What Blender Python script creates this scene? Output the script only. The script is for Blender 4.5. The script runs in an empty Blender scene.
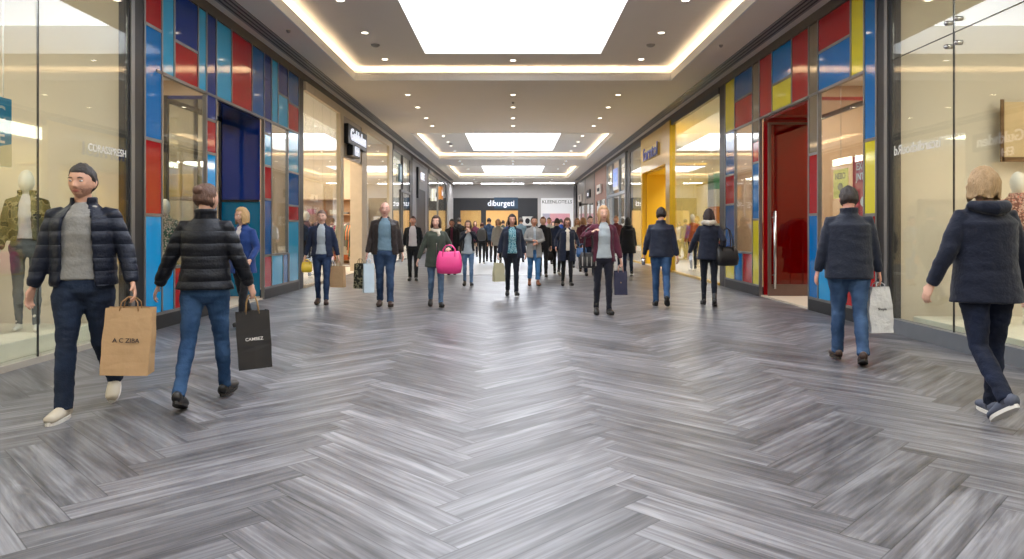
import bpy, bmesh, math, random
from mathutils import Vector, Matrix, noise
random.seed(7)
R = math.radians
PI = math.pi
SC = bpy.context.scene
COL = SC.collection
V = Vector
F = 720.0
CX, CY, CH = 513.0, 229.0, 1.31
XL, XR = -4.66, 4.82          # shopfront planes
ZC, ZT = 4.76, 5.06           # main ceiling, raised tray ceiling
YE = 56.0                     # end of the mall
YB = -6.0                     # behind the camera

# ------------------------------------------------------------------ materials
def lin(c):
    c = c / 255.0
    return c / 12.92 if c <= 0.04045 else ((c + 0.055) / 1.055) ** 2.4
def rgb(t): return (lin(t[0]), lin(t[1]), lin(t[2]), 1.0)
MATS = {}
def base_mat(name):
    m = bpy.data.materials.new(name); m.use_nodes = True
    nt = m.node_tree; b = nt.nodes.get('Principled BSDF')
    return m, nt, b
def mat(name, col, rough=0.6, metal=0.0, var=0.12, scale=6.0, bump=0.0, bscale=40.0, spec=0.5, coat=0.0, stretch=(1, 1, 1), sheen=0.0):
    if name in MATS: return MATS[name]
    m, nt, b = base_mat(name)
    tc = nt.nodes.new('ShaderNodeTexCoord'); mp = nt.nodes.new('ShaderNodeMapping')
    mp.inputs['Scale'].default_value = stretch
    nt.links.new(tc.outputs['Object'], mp.inputs['Vector'])
    nz = nt.nodes.new('ShaderNodeTexNoise'); nz.inputs['Scale'].default_value = scale; nz.inputs['Detail'].default_value = 4
    nt.links.new(mp.outputs[0], nz.inputs['Vector'])
    mx = nt.nodes.new('ShaderNodeMix'); mx.data_type = 'RGBA'
    c = rgb(col)
    mx.inputs[6].default_value = (c[0] * (1 - var), c[1] * (1 - var), c[2] * (1 - var), 1)
    mx.inputs[7].default_value = (min(1, c[0] * (1 + var)), min(1, c[1] * (1 + var)), min(1, c[2] * (1 + var)), 1)
    nt.links.new(nz.outputs['Fac'], mx.inputs[0]); nt.links.new(mx.outputs[2], b.inputs['Base Color'])
    b.inputs['Roughness'].default_value = rough; b.inputs['Metallic'].default_value = metal
    b.inputs['Specular IOR Level'].default_value = spec
    b.inputs['Coat Weight'].default_value = coat
    b.inputs['Sheen Weight'].default_value = sheen
    if bump:
        n2 = nt.nodes.new('ShaderNodeTexNoise'); n2.inputs['Scale'].default_value = bscale; n2.inputs['Detail'].default_value = 3
        nt.links.new(mp.outputs[0], n2.inputs['Vector'])
        bp = nt.nodes.new('ShaderNodeBump'); bp.inputs['Strength'].default_value = bump; bp.inputs['Distance'].default_value = 0.02
        nt.links.new(n2.outputs['Fac'], bp.inputs['Height']); nt.links.new(bp.outputs[0], b.inputs['Normal'])
    MATS[name] = m
    return m
def emis(name, col, strength):
    if name in MATS: return MATS[name]
    m, nt, b = base_mat(name)
    b.inputs['Base Color'].default_value = (.6, .6, .6, 1)
    b.inputs['Emission Color'].default_value = rgb(col); b.inputs['Emission Strength'].default_value = strength
    MATS[name] = m
    return m
def glass_mat(name='clear_glass', tint=(245, 249, 247), f0=0.045, glos=(1, 1, 1)):
    if name in MATS: return MATS[name]
    m = bpy.data.materials.new(name); m.use_nodes = True
    nt = m.node_tree; nt.nodes.clear()
    out = nt.nodes.new('ShaderNodeOutputMaterial'); mix = nt.nodes.new('ShaderNodeMixShader')
    tr = nt.nodes.new('ShaderNodeBsdfTransparent'); tr.inputs[0].default_value = rgb(tint)
    gl = nt.nodes.new('ShaderNodeBsdfGlossy'); gl.inputs['Roughness'].default_value = 0.015; gl.inputs[0].default_value = (*glos, 1)
    ge = nt.nodes.new('ShaderNodeNewGeometry'); dp = nt.nodes.new('ShaderNodeVectorMath'); dp.operation = 'DOT_PRODUCT'
    nt.links.new(ge.outputs['Incoming'], dp.inputs[0]); nt.links.new(ge.outputs['Normal'], dp.inputs[1])
    def mth(op, a, bb=None):
        n = nt.nodes.new('ShaderNodeMath'); n.operation = op
        if hasattr(a, 'links'): nt.links.new(a, n.inputs[0])
        else: n.inputs[0].default_value = a
        if bb is not None:
            if hasattr(bb, 'links'): nt.links.new(bb, n.inputs[1])
            else: n.inputs[1].default_value = bb
        return n.outputs[0]
    ab = mth('ABSOLUTE', dp.outputs['Value']); inv = mth('SUBTRACT', 1.0, ab)
    p5 = mth('POWER', inv, 4.6); sc = mth('MULTIPLY', p5, 1 - f0); fc = mth('ADD', sc, f0)
    fc = mth('MINIMUM', fc, 1.0)
    nt.links.new(fc, mix.inputs[0]); nt.links.new(tr.outputs[0], mix.inputs[1]); nt.links.new(gl.outputs[0], mix.inputs[2])
    nt.links.new(mix.outputs[0], out.inputs[0])
    MATS[name] = m
    return m
GLASS = glass_mat()
FRAME = mat('grey_frame_metal', (128, 126, 124), 0.38, 0.6, .05)
DARKF = mat('dark_bronze_metal', (44, 44, 47), 0.4, 0.5, .06)
PLINTH = mat('plinth_grey', (66, 64, 62), 0.5, 0.2, .06)
CEILM = mat('ceiling_plaster', (232, 223, 212), 0.85, 0, .02, 2)
TRAYM = mat('tray_plaster', (232, 226, 218), 0.85, 0, .02, 2)
CREAM = mat('cream_wall', (226, 214, 194), 0.75, 0, .03, 2)
WHITE = mat('white_paint', (225, 224, 220), 0.5, 0, .03, 2)
WOOD = mat('oak_wood', (166, 132, 96), 0.55, 0, .2, 5, stretch=(1, 1, 8))
BLACK = mat('black_metal', (24, 24, 26), 0.45, 0.2, .1)
STEEL = mat('brushed_steel', (190, 190, 192), 0.25, 1.0, .05)
PANELS = {
    'red': mat('red_glass_panel', (158, 24, 30), 0.06, 0, .05, 1, coat=.0),
    'blue': mat('blue_glass_panel', (2, 104, 170), 0.06, 0, .05, 1, coat=.0),
    'cyan': mat('cyan_glass_panel', (50, 148, 186), 0.06, 0, .06, 1, coat=.0),
    'sky': mat('bright_cyan_panel', (18, 142, 200), 0.06, 0, .06, 1, coat=.0),
    'navy': mat('navy_glass_panel', (14, 46, 116), 0.06, 0, .05, 1, coat=.0),
    'indigo': mat('indigo_glass_panel', (28, 50, 112), 0.06, 0, .05, 1, coat=.0),
    'mid': mat('mid_blue_glass_panel', (12, 82, 142), 0.06, 0, .05, 1, coat=.0),
    'yellow': mat('yellow_glass_panel', (208, 194, 48), 0.08, 0, .05, 1, coat=.0),
    'teal': mat('teal_glass_panel', (14, 104, 140), 0.06, 0, .05, 1, coat=.0),
    'brown': mat('brown_glass_panel', (118, 104, 84), 0.05, 0, .05, 1, coat=.0),
}

# ------------------------------------------------------------------ mesh helpers
def NB(): return bmesh.new()
def box(bm, lo, hi):
    x0, y0, z0 = lo; x1, y1, z1 = hi
    if x0 > x1: x0, x1 = x1, x0
    if y0 > y1: y0, y1 = y1, y0
    if z0 > z1: z0, z1 = z1, z0
    vs = [bm.verts.new(p) for p in ((x0, y0, z0), (x1, y0, z0), (x1, y1, z0), (x0, y1, z0), (x0, y0, z1), (x1, y0, z1), (x1, y1, z1), (x0, y1, z1))]
    for f in ((0, 3, 2, 1), (4, 5, 6, 7), (0, 1, 5, 4), (1, 2, 6, 5), (2, 3, 7, 6), (3, 0, 4, 7)):
        bm.faces.new([vs[i] for i in f])
def perp(a, d):
    a = V(a); r = a - d * a.dot(d)
    if r.length < 1e-5:
        r = V((0, 1, 0)) - d * d.y
        if r.length < 1e-5: r = V((1, 0, 0)) - d * d.x
    return r.normalized()
def tube(bm, pts, rad, side=(1, 0, 0), n=12, cap=True):
    pts = [V(p) for p in pts]
    if not isinstance(rad, (list, tuple)): rad = [rad] * len(pts)
    rings = []
    for i, p in enumerate(pts):
        t = (pts[min(i + 1, len(pts) - 1)] - pts[max(i - 1, 0)]).normalized()
        a = perp(side, t); b = t.cross(a)
        r = rad[i]
        ra, rb = (r, r) if not isinstance(r, (list, tuple)) else r
        rings.append([bm.verts.new(p + a * (ra * math.cos(2 * PI * k / n)) + b * (rb * math.sin(2 * PI * k / n))) for k in range(n)])
    for i in range(len(rings) - 1):
        for k in range(n):
            bm.faces.new((rings[i][k], rings[i][(k + 1) % n], rings[i + 1][(k + 1) % n], rings[i + 1][k]))
    if cap:
        bm.faces.new(list(reversed(rings[0]))); bm.faces.new(rings[-1])
    return rings
def ball(bm, c, r, n=16, m=10, rot=None):
    if not isinstance(r, (list, tuple)): r = (r, r, r)
    c = V(c); vs = []
    def tp(d):
        p = V((d[0] * r[0], d[1] * r[1], d[2] * r[2]))
        if rot: p = rot @ p
        return bm.verts.new(c + p)
    top = tp((0, 0, 1)); bot = tp((0, 0, -1))
    for i in range(1, m):
        th = PI * i / m
        vs.append([tp((math.sin(th) * math.cos(2 * PI * k / n), math.sin(th) * math.sin(2 * PI * k / n), math.cos(th))) for k in range(n)])
    for k in range(n):
        bm.faces.new((top, vs[0][k], vs[0][(k + 1) % n])); bm.faces.new((bot, vs[-1][(k + 1) % n], vs[-1][k]))
    for i in range(len(vs) - 1):
        for k in range(n):
            bm.faces.new((vs[i][k], vs[i + 1][k], vs[i + 1][(k + 1) % n], vs[i][(k + 1) % n]))
def disc(bm, c, r, h, n=20):
    tube(bm, [V(c), V(c) + V((0, 0, h))], r, n=n)
def tag(o, label=None, cat=None, group=None, kind=None):
    if label: o['label'] = label
    if cat: o['category'] = cat
    if group: o['group'] = group
    if kind: o['kind'] = kind
    return o
def obj(name, bm, m, parent=None, smooth=False, bevel=0.0, loc=None):
    me = bpy.data.meshes.new(name)
    bmesh.ops.recalc_face_normals(bm, faces=bm.faces)
    bm.to_mesh(me); bm.free()
    if smooth:
        for p in me.polygons: p.use_smooth = True
    o = bpy.data.objects.new(name, me); COL.objects.link(o)
    if m: me.materials.append(m)
    if parent: o.parent = parent
    if bevel:
        md = o.modifiers.new('b', 'BEVEL'); md.width = bevel; md.segments = 2; md.limit_method = 'ANGLE'
    if loc: o.location = loc
    return o
def struct(name, bm, m, **k):
    o = obj(name, bm, m, **k); o['kind'] = 'structure'; return o
def thing(name, label, cat, loc=(0, 0, 0), rz=0, group=None):
    o = bpy.data.objects.new(name, None); COL.objects.link(o)
    o.location = loc; o.rotation_euler = (0, 0, rz)
    return tag(o, label, cat, group)
def remeshed(name, bm, m, parent, voxel, sm=4, fn=None, crisp=False):
    bmesh.ops.recalc_face_normals(bm, faces=bm.faces)
    me = bpy.data.meshes.new(name); bm.to_mesh(me); bm.free()
    t = bpy.data.objects.new('tmp', me); COL.objects.link(t)
    r = t.modifiers.new('r', 'REMESH'); r.mode = 'VOXEL'; r.voxel_size = voxel
    if sm:
        s = t.modifiers.new('s', 'SMOOTH'); s.factor = 0.5; s.iterations = sm
    dg = bpy.context.evaluated_depsgraph_get(); dg.update()
    ev = t.evaluated_get(dg)
    nm = bpy.data.meshes.new_from_object(ev)
    bpy.data.objects.remove(t); bpy.data.meshes.remove(me)
    nm.name = name
    if fn:
        nrm = [v.normal.copy() for v in nm.vertices]
        for i, v in enumerate(nm.vertices): v.co += nrm[i] * fn(v.co)
    for p in nm.polygons: p.use_smooth = True
    nm.materials.clear(); nm.materials.append(m)
    o = bpy.data.objects.new(name, nm); COL.objects.link(o); o.parent = parent
    return o
def text(name, body, m, parent, loc, size, face, ext=0.01, sx=1.0, align='CENTER'):
    cu = bpy.data.curves.new(name, 'FONT'); cu.body = body; cu.size = size; cu.extrude = ext
    cu.align_x = align; cu.align_y = 'CENTER'; cu.resolution_u = 3; cu.offset = size * 0.012
    t = bpy.data.objects.new('tmp', cu); COL.objects.link(t)
    dg = bpy.context.evaluated_depsgraph_get(); dg.update()
    me = bpy.data.meshes.new_from_object(t.evaluated_get(dg))
    bpy.data.objects.remove(t); bpy.data.curves.remove(cu)
    me.materials.clear(); me.materials.append(m)
    o = bpy.data.objects.new(name, me); COL.objects.link(o)
    if parent: o.parent = parent
    if face == 'L': M = Matrix(((0, 0, 1), (1, 0, 0), (0, 1, 0)))       # seen from the corridor on the left wall
    elif face == 'R': M = Matrix(((0, 0, -1), (-1, 0, 0), (0, 1, 0)))
    elif face == 'RM': M = Matrix(((0, 0, 1), (1, 0, 0), (0, 1, 0)))
    else: M = Matrix(((1, 0, 0), (0, 0, -1), (0, 1, 0)))
    M = M @ Matrix.Diagonal((sx, 1, 1))
    o.matrix_local = Matrix.Translation(loc) @ M.to_4x4()
    return o
def dup(root, loc, rz, label=None, group=None):
    r = root.copy(); COL.objects.link(r); r.location = loc; r.rotation_euler = (0, 0, rz)
    if label: r['label'] = label
    if group: r['group'] = group
    for ch in list(root.children):
        c = ch.copy(); COL.objects.link(c); c.parent = r
        for g in ch.children:
            d = g.copy(); COL.objects.link(d); d.parent = c
    return r

# ------------------------------------------------------------------ floor
def plank_mat():
    m, nt, b = base_mat('grey_herringbone_planks')
    N = nt.nodes.new; L = nt.links.new
    uv = N('ShaderNodeUVMap'); uv.uv_map = 'grain'
    mp = N('ShaderNodeMapping'); mp.inputs['Scale'].default_value = (1.0, 36, 1)
    L(uv.outputs[0], mp.inputs[0])
    n1 = N('ShaderNodeTexNoise'); n1.inputs['Scale'].default_value = 1.0; n1.inputs['Detail'].default_value = 6; n1.inputs['Distortion'].default_value = 0.25
    n1.inputs['Roughness'].default_value = .62
    L(mp.outputs[0], n1.inputs['Vector'])
    mp2 = N('ShaderNodeMapping'); mp2.inputs['Scale'].default_value = (1.1, 9, 1); L(uv.outputs[0], mp2.inputs[0])
    n2 = N('ShaderNodeTexNoise'); n2.inputs['Scale'].default_value = 1.0; n2.inputs['Detail'].default_value = 3; n2.inputs['Distortion'].default_value = 1.2
    L(mp2.outputs[0], n2.inputs['Vector'])
    add = N('ShaderNodeMath'); add.operation = 'MULTIPLY_ADD'; add.inputs[1].default_value = 0.5; L(n2.outputs['Fac'], add.inputs[0]); 
    sc = N('ShaderNodeMath'); sc.operation = 'MULTIPLY'; sc.inputs[1].default_value = 0.5; L(n1.outputs['Fac'], sc.inputs[0]); L(sc.outputs[0], add.inputs[2])
    cr = N('ShaderNodeValToRGB'); e = cr.color_ramp.elements
    e[0].position = 0.36; e[0].color = rgb((62, 61, 64)); e[1].position = 0.64; e[1].color = rgb((134, 134, 138))
    k = cr.color_ramp.elements.new(0.5); k.color = rgb((99, 98, 102))
    L(add.outputs[0], cr.inputs[0])
    at = N('ShaderNodeAttribute'); at.attribute_name = 'tone'
    mr = N('ShaderNodeMapRange'); mr.inputs[3].default_value = 0.66; mr.inputs[4].default_value = 1.26; L(at.outputs['Fac'], mr.inputs[0])
    ml = N('ShaderNodeMix'); ml.data_type = 'RGBA'; ml.blend_type = 'MULTIPLY'; ml.inputs[0].default_value = 1
    L(cr.outputs[0], ml.inputs[6]); L(mr.outputs[0], ml.inputs[7])
    # joints between planks
    u2 = N('ShaderNodeUVMap'); u2.uv_map = 'edge'; sp = N('ShaderNodeSeparateXYZ'); L(u2.outputs[0], sp.inputs[0])
    def dist(sock, half):
        a = N('ShaderNodeMath'); a.operation = 'ABSOLUTE'; L(sock, a.inputs[0])
        s = N('ShaderNodeMath'); s.operation = 'SUBTRACT'; s.inputs[0].default_value = half; L(a.outputs[0], s.inputs[1]); return s.outputs[0]
    mn = N('ShaderNodeMath'); mn.operation = 'MINIMUM'; L(dist(sp.outputs[0], PL / 2), mn.inputs[0]); L(dist(sp.outputs[1], PW / 2), mn.inputs[1])
    lt = N('ShaderNodeMapRange'); lt.inputs[1].default_value = 0.0; lt.inputs[2].default_value = 0.004; lt.inputs[3].default_value = 0.3; lt.inputs[4].default_value = 1.0
    L(mn.outputs[0], lt.inputs[0])
    m3 = N('ShaderNodeMix'); m3.data_type = 'RGBA'; m3.blend_type = 'MULTIPLY'; m3.inputs[0].default_value = 1
    L(ml.outputs[2], m3.inputs[6]); L(lt.outputs[0], m3.inputs[7]); L(m3.outputs[2], b.inputs['Base Color'])
    rr = N('ShaderNodeMapRange'); rr.inputs[3].default_value = 0.30; rr.inputs[4].default_value = 0.44; L(n1.outputs['Fac'], rr.inputs[0]); L(rr.outputs[0], b.inputs['Roughness'])
    bp = N('ShaderNodeBump'); bp.inputs['Strength'].default_value = 0.25; bp.inputs['Distance'].default_value = 0.003
    L(n1.outputs['Fac'], bp.inputs['Height']); L(bp.outputs[0], b.inputs['Normal'])
    b.inputs['Specular IOR Level'].default_value = 0.5
    return m
PL, PW = 1.25, 1.25 / 6
def clip(poly, ax, val, keep_less):
    out = []
    for i in range(len(poly)):
        a, c = poly[i], poly[(i + 1) % len(poly)]
        da = (val - a[ax]) if keep_less else (a[ax] - val)
        dc = (val - c[ax]) if keep_less else (c[ax] - val)
        if da >= 0: out.append(a)
        if (da > 0) != (dc > 0) and abs(da - dc) > 1e-9:
            t = da / (da - dc); out.append((a[0] + (c[0] - a[0]) * t, a[1] + (c[1] - a[1]) * t))
    return out
def herringbone(name, x0, x1, y0, y1, m):
    verts, faces, uvg, uve, tone = [], [], [], [], []
    s2 = math.sqrt(.5); SX = -0.22
    def emit(u0, v0, du, dv, along_u):
        cs = [(u0, v0), (u0 + du, v0), (u0 + du, v0 + dv), (u0, v0 + dv)]
        poly = [((u - v) * s2 + SX, (u + v) * s2) for u, v in cs]
        xs = [p[0] for p in poly]; ys = [p[1] for p in poly]
        if max(xs) < x0 or min(xs) > x1 or max(ys) < y0 or min(ys) > y1: return
        for ax, val, kl in ((0, x0, False), (0, x1, True), (1, y0, False), (1, y1, True)):
            poly = clip(poly, ax, val, kl)
            if len(poly) < 3: return
        b = len(verts); rnd = random.random(); ox, oy = random.random() * 50, random.random() * 50
        uc, vc = u0 + du / 2, v0 + dv / 2
        for px, py in poly:
            q = (px - SX)
            u = (q + py) * s2 - uc; v = (py - q) * s2 - vc
            a, c = (u, v) if along_u else (v, u)
            verts.append((px, py, 0)); uvg.append((a + ox, c + oy)); uve.append((a, c)); tone.append(rnd)
        faces.append(list(range(b, b + len(poly))))
    nj = 8
    for j in range(-nj, nj + 1):
        for i in range(int((y0 - 3) / (2 * PW * s2)) - 2, int((y1 + 3) / (2 * PW * s2)) + 3):
            ou, ov = i * PW + j * PL, i * PW - j * PL
            emit(ou, ov, PL, PW, True)
            emit(ou - PW, ov, PW, PL, False)
    me = bpy.data.meshes.new(name); me.from_pydata(verts, [], faces)
    a = me.uv_layers.new(name='grain'); e = me.uv_layers.new(name='edge')
    at = me.attributes.new('tone', 'FLOAT', 'POINT')
    for i, t in enumerate(tone): at.data[i].value = t
    for l in me.loops:
        a.data[l.index].uv = uvg[l.vertex_index]; e.data[l.index].uv = uve[l.vertex_index]
    me.materials.append(m)
    o = bpy.data.objects.new(name, me); COL.objects.link(o); o['kind'] = 'structure'
    return o
PM = plank_mat()
herringbone('floor', XL - .05, XR + .05, YB, YE, PM)
bm = NB(); box(bm, (-2.05, 20.6, 0.0), (2.1, YE, 0.004))
struct('floor_runner', bm, mat('pale_grey_tile', (186, 190, 196), 0.35, 0, .04, 1.5))
bm = NB(); box(bm, (XL - 6, YB - .3, -.3), (XR + 6, YE + 6, -.005)); struct('floor_slab', bm, PLINTH)

# ------------------------------------------------------------------ ceiling
COVES = [(-3.0, 16.67, -1.7, 15.4), (25.9, 35.6, 27.1, 34.4), (39.3, 48.7, 40.4, 47.6)]
HX, SX_ = 3.66, 1.88
bm = NB()
ys = [YB]
for c in COVES: ys += [c[0], c[1]]
ys.append(YE + .2)
box(bm, (XL - .1, YB, ZC), (-HX, YE + .2, ZC + .1)); box(bm, (HX, YB, ZC), (XR + .1, YE + .2, ZC + .1))
for k in range(0, len(ys), 2): box(bm, (-HX, ys[k], ZC), (HX, ys[k + 1], ZC + .1))
struct('ceiling', bm, CEILM)
LED = emis('warm_cove_light', (255, 226, 186), 22.0)
SKY = emis('daylight_sky_panel', (238, 244, 255), 5.6); SKY2 = emis('daylight_sky_panel_far', (238, 244, 255), 10.0)
for ci, (y0, y1, s0, s1) in enumerate(COVES):
    bm = NB()
    for (a, b_) in (((-HX - .03, y0 - .03), (-HX + .012, y1 + .03)), ((HX - .012, y0 - .03), (HX + .03, y1 + .03)), ((-HX + .012, y0 - .03), (HX - .012, y0 + .012)), ((-HX + .012, y1 - .012), (HX - .012, y1 + .03))):
        box(bm, (a[0], a[1], ZC - .012), (b_[0], b_[1], ZC + .17))
    struct('ceiling_cove_lip', bm, WHITE)
    bm = NB(); g = .42; o_ = HX + g
    box(bm, (-o_ - .05, y0 - g - .05, ZC + .1), (-o_, y1 + g + .05, ZT)); box(bm, (o_, y0 - g - .05, ZC + .1), (o_ + .05, y1 + g + .05, ZT))
    box(bm, (-o_, y0 - g - .05, ZC + .1), (o_, y0 - g, ZT)); box(bm, (-o_, y1 + g, ZC + .1), (o_, y1 + g + .05, ZT))
    box(bm, (-o_ - .05, y0 - g - .05, ZT), (-SX_, y1 + g + .05, ZT + .08)); box(bm, (SX_, y0 - g - .05, ZT), (o_ + .05, y1 + g + .05, ZT + .08))
    box(bm, (-SX_, y0 - g - .05, ZT), (SX_, s0, ZT + .08)); box(bm, (-SX_, s1, ZT), (SX_, y1 + g + .05, ZT + .08))
    struct('ceiling_tray', bm, TRAYM)
    bm = NB()
    for (a, b_) in (((-SX_ - .04, s0 - .04), (-SX_, s1 + .04)), ((SX_, s0 - .04), (SX_ + .04, s1 + .04)), ((-SX_, s0 - .04), (SX_, s0)), ((-SX_, s1), (SX_, s1 + .04))):
        box(bm, (a[0], a[1], ZT + .081), (b_[0], b_[1], ZT + .6))
    struct('ceiling_skylight_shaft', bm, WHITE)
    bm = NB(); box(bm, (-SX_ - .04, s0 - .04, ZT + .6), (SX_ + .04, s1 + .04, ZT + .64))
    w = struct('window_%d' % (ci + 1), bm, SKY if ci == 0 else SKY2)
    bm = NB()
    nb = max(2, int((s1 - s0) / 3.4))
    for k in range(1, nb):
        y = s0 + (s1 - s0) * k / nb
        tube(bm, [(-SX_, y, ZT + .35), (0, y, ZT + .52), (SX_, y, ZT + .35)], .018, side=(0, 1, 0), n=8)
    obj('skylight_bar', bm, mat('skylight_bar', (226, 232, 238), .4), w)
    # cove led strips lying on the ledge behind the lip
    bm = NB(); z = ZC + .101
    for (a, b_) in (((-HX - .20, y0 - .15), (-HX - .12, y1 + .15)), ((HX + .12, y0 - .15), (HX + .20, y1 + .15)), ((-HX, y0 - .20), (HX, y0 - .12)), ((-HX, y1 + .12), (HX, y1 + .20))):
        box(bm, (a[0], a[1], z), (b_[0], b_[1], z + .015))
    where = ['nearest big ceiling recess', 'middle ceiling recess', 'farthest ceiling recess'][ci]
    tag(obj('cove_light_strip', bm, LED), 'warm glowing cove light strip around the ' + where, 'cove light', 'cove light strips')

# downlights
LAMP = emis('downlight_lens', (255, 240, 215), 9.0)
def downlight(x, y, z, label, grp):
    t = thing('downlight', label, 'ceiling light', (x, y, z), 0, grp)
    bm = NB(); n = 20
    r0, r1 = .062, .085
    a = [bm.verts.new((r0 * math.cos(2 * PI * k / n), r0 * math.sin(2 * PI * k / n), .012)) for k in range(n)]
    b_ = [bm.verts.new((r1 * math.cos(2 * PI * k / n), r1 * math.sin(2 * PI * k / n), 0)) for k in range(n)]
    c = [bm.verts.new((r0 * math.cos(2 * PI * k / n), r0 * math.sin(2 * PI * k / n), -.006)) for k in range(n)]
    for k in range(n):
        j = (k + 1) % n
        bm.faces.new((c[k], c[j], b_[j], b_[k])); bm.faces.new((a[k], a[j], c[j], c[k]))
    obj('trim_ring', bm, WHITE, t, True)
    bm = NB(); disc(bm, (0, 0, -.004), r0, .003, 20); obj('lens', bm, LAMP, t)
    return t
DL0 = None
def put_dl(x, y, z, label, grp):
    global DL0
    if DL0 is None: DL0 = downlight(x, y, z, label, grp); return
    dup(DL0, (x, y, z), 0, label, grp)
for y in (1.4, 3.5, 5.6, 7.7, 9.8, 11.8, 13.75, 15.9):
    for x, sd in ((-2.83, 'left'), (2.83, 'right')):
        put_dl(x, y, ZT, 'round recessed downlight %s of the big near skylight' % sd, 'downlights %s of the near skylight' % sd)
put_dl(0, 16.0, ZT, 'single round downlight centred past the end of the big near skylight', 'downlight at the near skylight end')
for y in (18.5, 20.4, 22.4, 24.1):
    for x, sd in ((-2.7, 'left'), (0, 'centre'), (2.7, 'right')):
        put_dl(x, y, ZC, 'round downlight in the %s row between the first two ceiling recesses' % sd, '%s row of downlights between recesses' % sd)
for y in (29, 31, 32.5, 34.6):
    for x, sd in ((-2.8, 'left'), (2.8, 'right')):
        put_dl(x, y, ZT, 'small downlight %s of the middle skylight' % sd, 'downlights %s of the middle skylight' % sd)
put_dl(0, 35.0, ZT, 'small downlight centred past the middle skylight', 'downlight at the middle skylight end')
for y in (36.6, 38.2):
    for x, sd in ((-2.7, 'left'), (0, 'centre'), (2.7, 'right')):
        put_dl(x, y, ZC, 'small downlight in the %s row just before the farthest recess' % sd, '%s downlights before the farthest recess' % sd)
for y in (42, 45):
    for x, sd in ((-2.8, 'left'), (2.8, 'right')):
        put_dl(x, y, ZT, 'tiny downlight %s of the farthest skylight' % sd, 'downlights %s of the farthest skylight' % sd)
for y in (50, 52.5):
    for x, sd in ((-2.7, 'left'), (0, 'centre'), (2.7, 'right')):
        put_dl(x, y, ZC, 'tiny downlight in the %s of the ceiling by the end wall' % sd, '%s downlights by the end wall' % sd)
SD0 = None
for i, (x, y, z, l) in enumerate(((2.8, 14.65, ZT, 'flat grey smoke detector right of the big near skylight'), (-2.8, 14.65, ZT, 'flat grey smoke detector left of the big near skylight'),
                     (-2.75, 31.7, ZT, 'dark round smoke detector left of the middle skylight'), (0, 19.6, ZC, 'small sensor between the centre downlights'),
                     (-3.9, 12.5, ZC, 'small ceiling sensor beside the near left cove'), (3.9, 13.5, ZC, 'small ceiling sensor beside the near right cove'))):
    t = thing('smoke_detector', l, 'smoke detector', (x, y, z))
    bm = NB(); tube(bm, [(0, 0, 0), (0, 0, -.02), (0, 0, -.045)], [.09, .085, .05] if i < 3 else [.04, .035, .02], n=16)
    obj('housing', bm, mat('detector_grey', (150, 146, 140), .5), t, True)
for x0, x1, y, lab in ((-4.45, -3.0, 53.5, 'slim bright linear ceiling light at the far left end'), (1.5, 4.55, 53.5, 'long bright linear ceiling light at the far right end'), (-2.4, .8, 53.9, 'thin linear ceiling light in the middle of the far end')):
    t = thing('ceiling_light', lab, 'ceiling light', ((x0 + x1) / 2, y, ZC)); hw = (x1 - x0) / 2
    bm = NB(); box(bm, (-hw, -.16, -.05), (hw, .16, 0)); obj('housing', bm, WHITE, t)
    bm = NB(); box(bm, (-hw + .02, -.14, -.056), (hw - .02, .14, -.05)); obj('diffuser', bm, emis('linear_tube', (248, 248, 255), 26.0), t)
# slot air vents along the edges
for sd, x0 in (('left', XL + .20), ('right', XR - .44)):
    t = thing('slot_vent', 'long black slot air vent in the ceiling above the %s shopfronts' % sd, 'air vent', (0, 0, ZC))
    bm = NB(); box(bm, (x0 - .02, YB + .1, -.008), (x0 + .26, YE - 5, 0)); obj('backing', bm, BLACK, t)
    bm = NB()
    for k in range(4):
        xx = x0 - .02 + k * .08; box(bm, (xx, YB + .1, -.016), (xx + .036, YE - 5, -.008))
    obj('slat', bm, mat('vent_slat', (150, 146, 142), .5), t)

# ------------------------------------------------------------------ shells
def interior(side, y0, y1, depth, wallm, floorm, zc=4.55, power=120, colr=(1, .91, .80), back=True):
    s = -1 if side == 'L' else 1
    X0 = (XL if s < 0 else XR) + s * .10
    X1 = X0 + s * depth
    bm = NB()
    box(bm, (X1, y0, 0), (X1 + s * .1, y1, zc + .05))
    box(bm, (X0, y0 - .05, 0), (X1, y0 + .01, zc + .05)); box(bm, (X0, y1 - .01, 0), (X1, y1 + .05, zc + .05))
    struct('wall_shop_interior', bm, wallm)
    bm = NB(); box(bm, (X0, y0, zc), (X1, y1, zc + .08)); struct('ceiling_shop', bm, WHITE)
    bm = NB(); box(bm, (X0 - s * .1, y0, 0.0), (X1, y1, .03)); struct('floor_shop', bm, floorm)
    ld = bpy.data.lights.new('shop_light', 'AREA'); ld.shape = 'RECTANGLE'; ld.size = depth * .6; ld.size_y = (y1 - y0) * .7
    ld.energy = power; ld.color = colr
    lo = bpy.data.objects.new('shop_light', ld); COL.objects.link(lo); lo.location = ((X0 + X1) / 2, (y0 + y1) / 2, zc - .03)
SHF = mat('shop_floor_pale', (196, 184, 166), .4, 0, .05, 2)
YEL = mat('yellow_wall', (222, 178, 24), .45, 0, .05, 2)
interior('L', YB, 8.85, 2.9, CREAM, SHF, power=430)
interior('R', YB, 9.3, 2.9, CREAM, SHF, power=430)
interior('L', 9.05, 15.7, 3.6, mat('warm_store_wall', (186, 162, 134), .7), SHF, power=260)
interior('R', 9.5, 16.3, 3.6, mat('tan_store_wall', (190, 160, 128), .7), SHF, power=300)
interior('L', 16.0, 27.5, 5.0, mat('pale_store_wall', (222, 200, 170), .7), SHF, power=800)
interior('R', 16.7, 30.0, 3.4, mat('mustard_store_wall', (206, 186, 112), .6), SHF, power=650)
interior('L', 27.9, 50.6, 2.5, mat('grey_store_wall', (150, 140, 126), .7), SHF, power=1100)
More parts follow.
